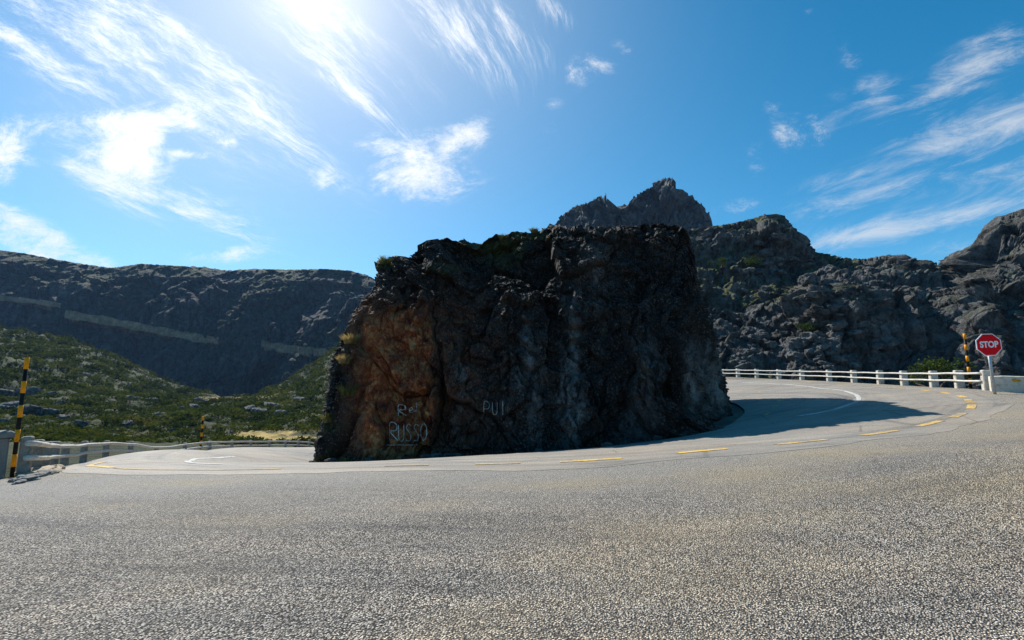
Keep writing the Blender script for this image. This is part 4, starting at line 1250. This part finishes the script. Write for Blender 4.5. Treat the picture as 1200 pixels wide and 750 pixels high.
mA = total([blob(60, 20, 190, 60, -36, .24), blob(165, 60, 200, 30, -42, .26), blob(255, 85, 190, 24, -42, .28), blob(40, 65, 90, 14, -32, .42), blob(360, 15, 110, 40, -48, .42), blob(425, 120, 80, 10, -40, .40), blob(340, 160, 120, 14, -40, .24),
            blob(530, 40, 110, 28, -42, .36), blob(590, 30, 80, 30, -42, .30), blob(205, 235, 130, 17, -26, .36), blob(120, 215, 80, 18, -34, .30), blob(45, 272, 100, 16, -30, .46), blob(650, 12, 34, 14, -48, .36), blob(285, 110, 130, 70, -40, .13), blob(90, 120, 160, 70, -35, .10), blob(470, 90, 120, 60, -40, .10), blob(250, 240, 120, 40, -25, .10)])
cA = wm('MULTIPLY', cloud(mA, nA, .06, .95), .95)
# B: thick white patches with torn edges
vB = coords(math.radians(4), 1.0, 1.6, 8.4)
nB = wm('ADD', wm('MULTIPLY', wnoise(vB, 7.5, 10, .76, .35), 2.3), -.65)
mB = total([blob(152, 186, 66, 36, -35, .56), blob(195, 142, 60, 20, 6, .50), blob(165, 165, 44, 28, 40, .40), blob(250, 158, 56, 14, -28, .36), blob(478, 172, 66, 22, 4, .52), blob(492, 213, 66, 26, 2, .60), blob(548, 158, 42, 20, 35, .42), blob(383, 211, 27, 15, -5, .46),
            blob(4, 178, 30, 44, 0, .50), blob(268, 299, 60, 11, 6, .46), blob(60, 284, 100, 15, -24, .40), blob(18, 284, 70, 18, -25, .40), blob(370, 4, 60, 30, -30, .4), blob(680, 82, 20, 26, -15, .36), blob(735, 60, 22, 11, -30, .30), blob(650, 122, 16, 10, 0, .18), blob(710, 78, 20, 12, 0, .24), blob(640, 150, 20, 14, 0, .2),
            blob(953, 150, 26, 30, -15, .36), blob(917, 158, 16, 26, 20, .26), blob(887, 190, 14, 24, 0, .26), blob(1000, 65, 28, 24, 40, .22), blob(905, 125, 14, 10, 0, .26), blob(85, 148, 110, 18, 5, .30), blob(948, 13, 8, 5, 20, .26), blob(862, 243, 34, 11, 10, .3), blob(222, 181, 32, 6, -4, .40), blob(70, 195, 60, 30, -20, .16)])
cB = wm('MULTIPLY', cloud(mB, nB, .10, .92), .97)
# C: thin combed streaks on the right
vC = coords(math.radians(20), 1.0, 4.2, 5.9)
nC = wm('ADD', wm('MULTIPLY', wnoise(vC, 4.2, 10, .72, .5), 2.0), -.5)
mC = total([blob(1110, 258, 180, 16, 13, .48), blob(985, 277, 85, 14, 14, .42), blob(1130, 160, 160, 24, 20, .36), blob(1180, 140, 100, 26, 18, .34), blob(1120, 88, 110, 28, 36, .32), blob(1160, 70, 100, 28, 30, .32), blob(1030, 110, 24, 34, -15, .30), blob(1005, 215, 70, 16, 5, .26), blob(1125, 290, 60, 13, 8, .32), blob(1250, 200, 120, 30, 15, .4), blob(990, 130, 80, 30, 30, .20), blob(1110, 205, 150, 18, 15, .22), blob(990, 240, 90, 20, 10, .22)])
cC = wm('MULTIPLY', cloud(mC, nC, .10, 1.0), .72)
# D: milky veil of high thin cloud, plus sun glare painted in as pale blobs
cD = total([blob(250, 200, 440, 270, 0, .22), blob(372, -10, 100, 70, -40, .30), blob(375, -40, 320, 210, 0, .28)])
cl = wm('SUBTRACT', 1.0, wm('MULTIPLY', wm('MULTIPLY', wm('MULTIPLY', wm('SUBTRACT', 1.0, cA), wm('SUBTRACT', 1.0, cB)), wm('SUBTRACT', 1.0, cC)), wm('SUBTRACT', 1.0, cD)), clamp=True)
# only ahead and above the horizon
# clear, dry mountain air: deeper blue than the model's default
hs = wn('ShaderNodeHueSaturation'); hs.inputs['Saturation'].default_value = 1.36; hs.inputs['Hue'].default_value = .482; hs.inputs['Value'].default_value = 1.0; wl(sky.outputs[0], hs.inputs['Color'])
# thin clouds scatter sunlight: brighter towards the sun
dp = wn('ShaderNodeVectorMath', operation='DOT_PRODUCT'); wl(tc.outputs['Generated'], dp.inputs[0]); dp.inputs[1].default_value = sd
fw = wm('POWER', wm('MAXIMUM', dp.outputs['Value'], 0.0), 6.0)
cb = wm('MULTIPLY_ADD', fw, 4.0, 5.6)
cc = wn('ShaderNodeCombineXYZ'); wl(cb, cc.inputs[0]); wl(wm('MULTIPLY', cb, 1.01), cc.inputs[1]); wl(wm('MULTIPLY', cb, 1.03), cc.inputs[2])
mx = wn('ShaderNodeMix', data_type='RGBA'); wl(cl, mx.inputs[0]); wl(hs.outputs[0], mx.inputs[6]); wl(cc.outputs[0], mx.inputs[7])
BGS = .11
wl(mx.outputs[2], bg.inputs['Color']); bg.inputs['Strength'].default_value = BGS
# clouds lie ahead and above the horizon; elsewhere the clear sky
bg2 = wn('ShaderNodeBackground'); wl(hs.outputs[0], bg2.inputs['Color']); bg2.inputs['Strength'].default_value = BGS
gy_ = wn('ShaderNodeMapRange'); wl(sx.outputs[1], gy_.inputs[0]); gy_.inputs[1].default_value = .12; gy_.inputs[2].default_value = .3
gz_ = wn('ShaderNodeMapRange'); wl(sx.outputs[2], gz_.inputs[0]); gz_.inputs[1].default_value = .02; gz_.inputs[2].default_value = .08
ms = wn('ShaderNodeMixShader'); wl(wm('MULTIPLY', gy_.outputs[0], gz_.outputs[0]), ms.inputs[0]); wl(bg2.outputs[0], ms.inputs[1]); wl(bg.outputs[0], ms.inputs[2])
wl(ms.outputs[0], nt.nodes['World Output'].inputs['Surface'])

# ------------------------------------------------------------------ haze in the valley air
HAZE = True
if HAZE:
    t = bpy.data.materials.new('haze air'); t.use_nodes = True
    n = t.node_tree; n.nodes.remove(n.nodes['Principled BSDF'])
    pv = n.nodes.new('ShaderNodeVolumePrincipled'); pv.inputs['Density'].default_value = .00008; pv.inputs['Color'].default_value = (.30, .56, 1, 1); pv.inputs['Anisotropy'].default_value = .2
    n.links.new(pv.outputs[0], n.nodes['Material Output'].inputs['Volume'])
    mb = MB(); mb.box((0, 300, 90), (5600, 5600, 260)); hz = mb.build('haze', t); struct(hz, 'stuff')

cam = bpy.data.cameras.new('camera'); cam.lens = 16; cam.sensor_width = 36; cam.sensor_fit = 'HORIZONTAL'; cam.clip_start = .05; cam.clip_end = 9000
co = link(bpy.data.objects.new('camera', cam)); co.location = (0, 0, EYE); co.rotation_euler = (math.pi / 2 + TILT, 0, 0)
SC.camera = co
SC.view_settings.view_transform = 'Standard'; SC.view_settings.look = 'None'; SC.view_settings.exposure = 0.45; SC.view_settings.gamma = 1
SC.cycles.max_bounces = 6; SC.cycles.diffuse_bounces = 3; SC.cycles.volume_bounces = 0; SC.cycles.transparent_max_bounces = 4
SC.cycles.use_denoising = True; SC.cycles.denoiser = 'OPENIMAGEDENOISE'; SC.cycles.denoising_input_passes = 'RGB_ALBEDO_NORMAL'; SC.cycles.denoising_prefilter = 'NONE'
SC.cycles.use_adaptive_sampling = True
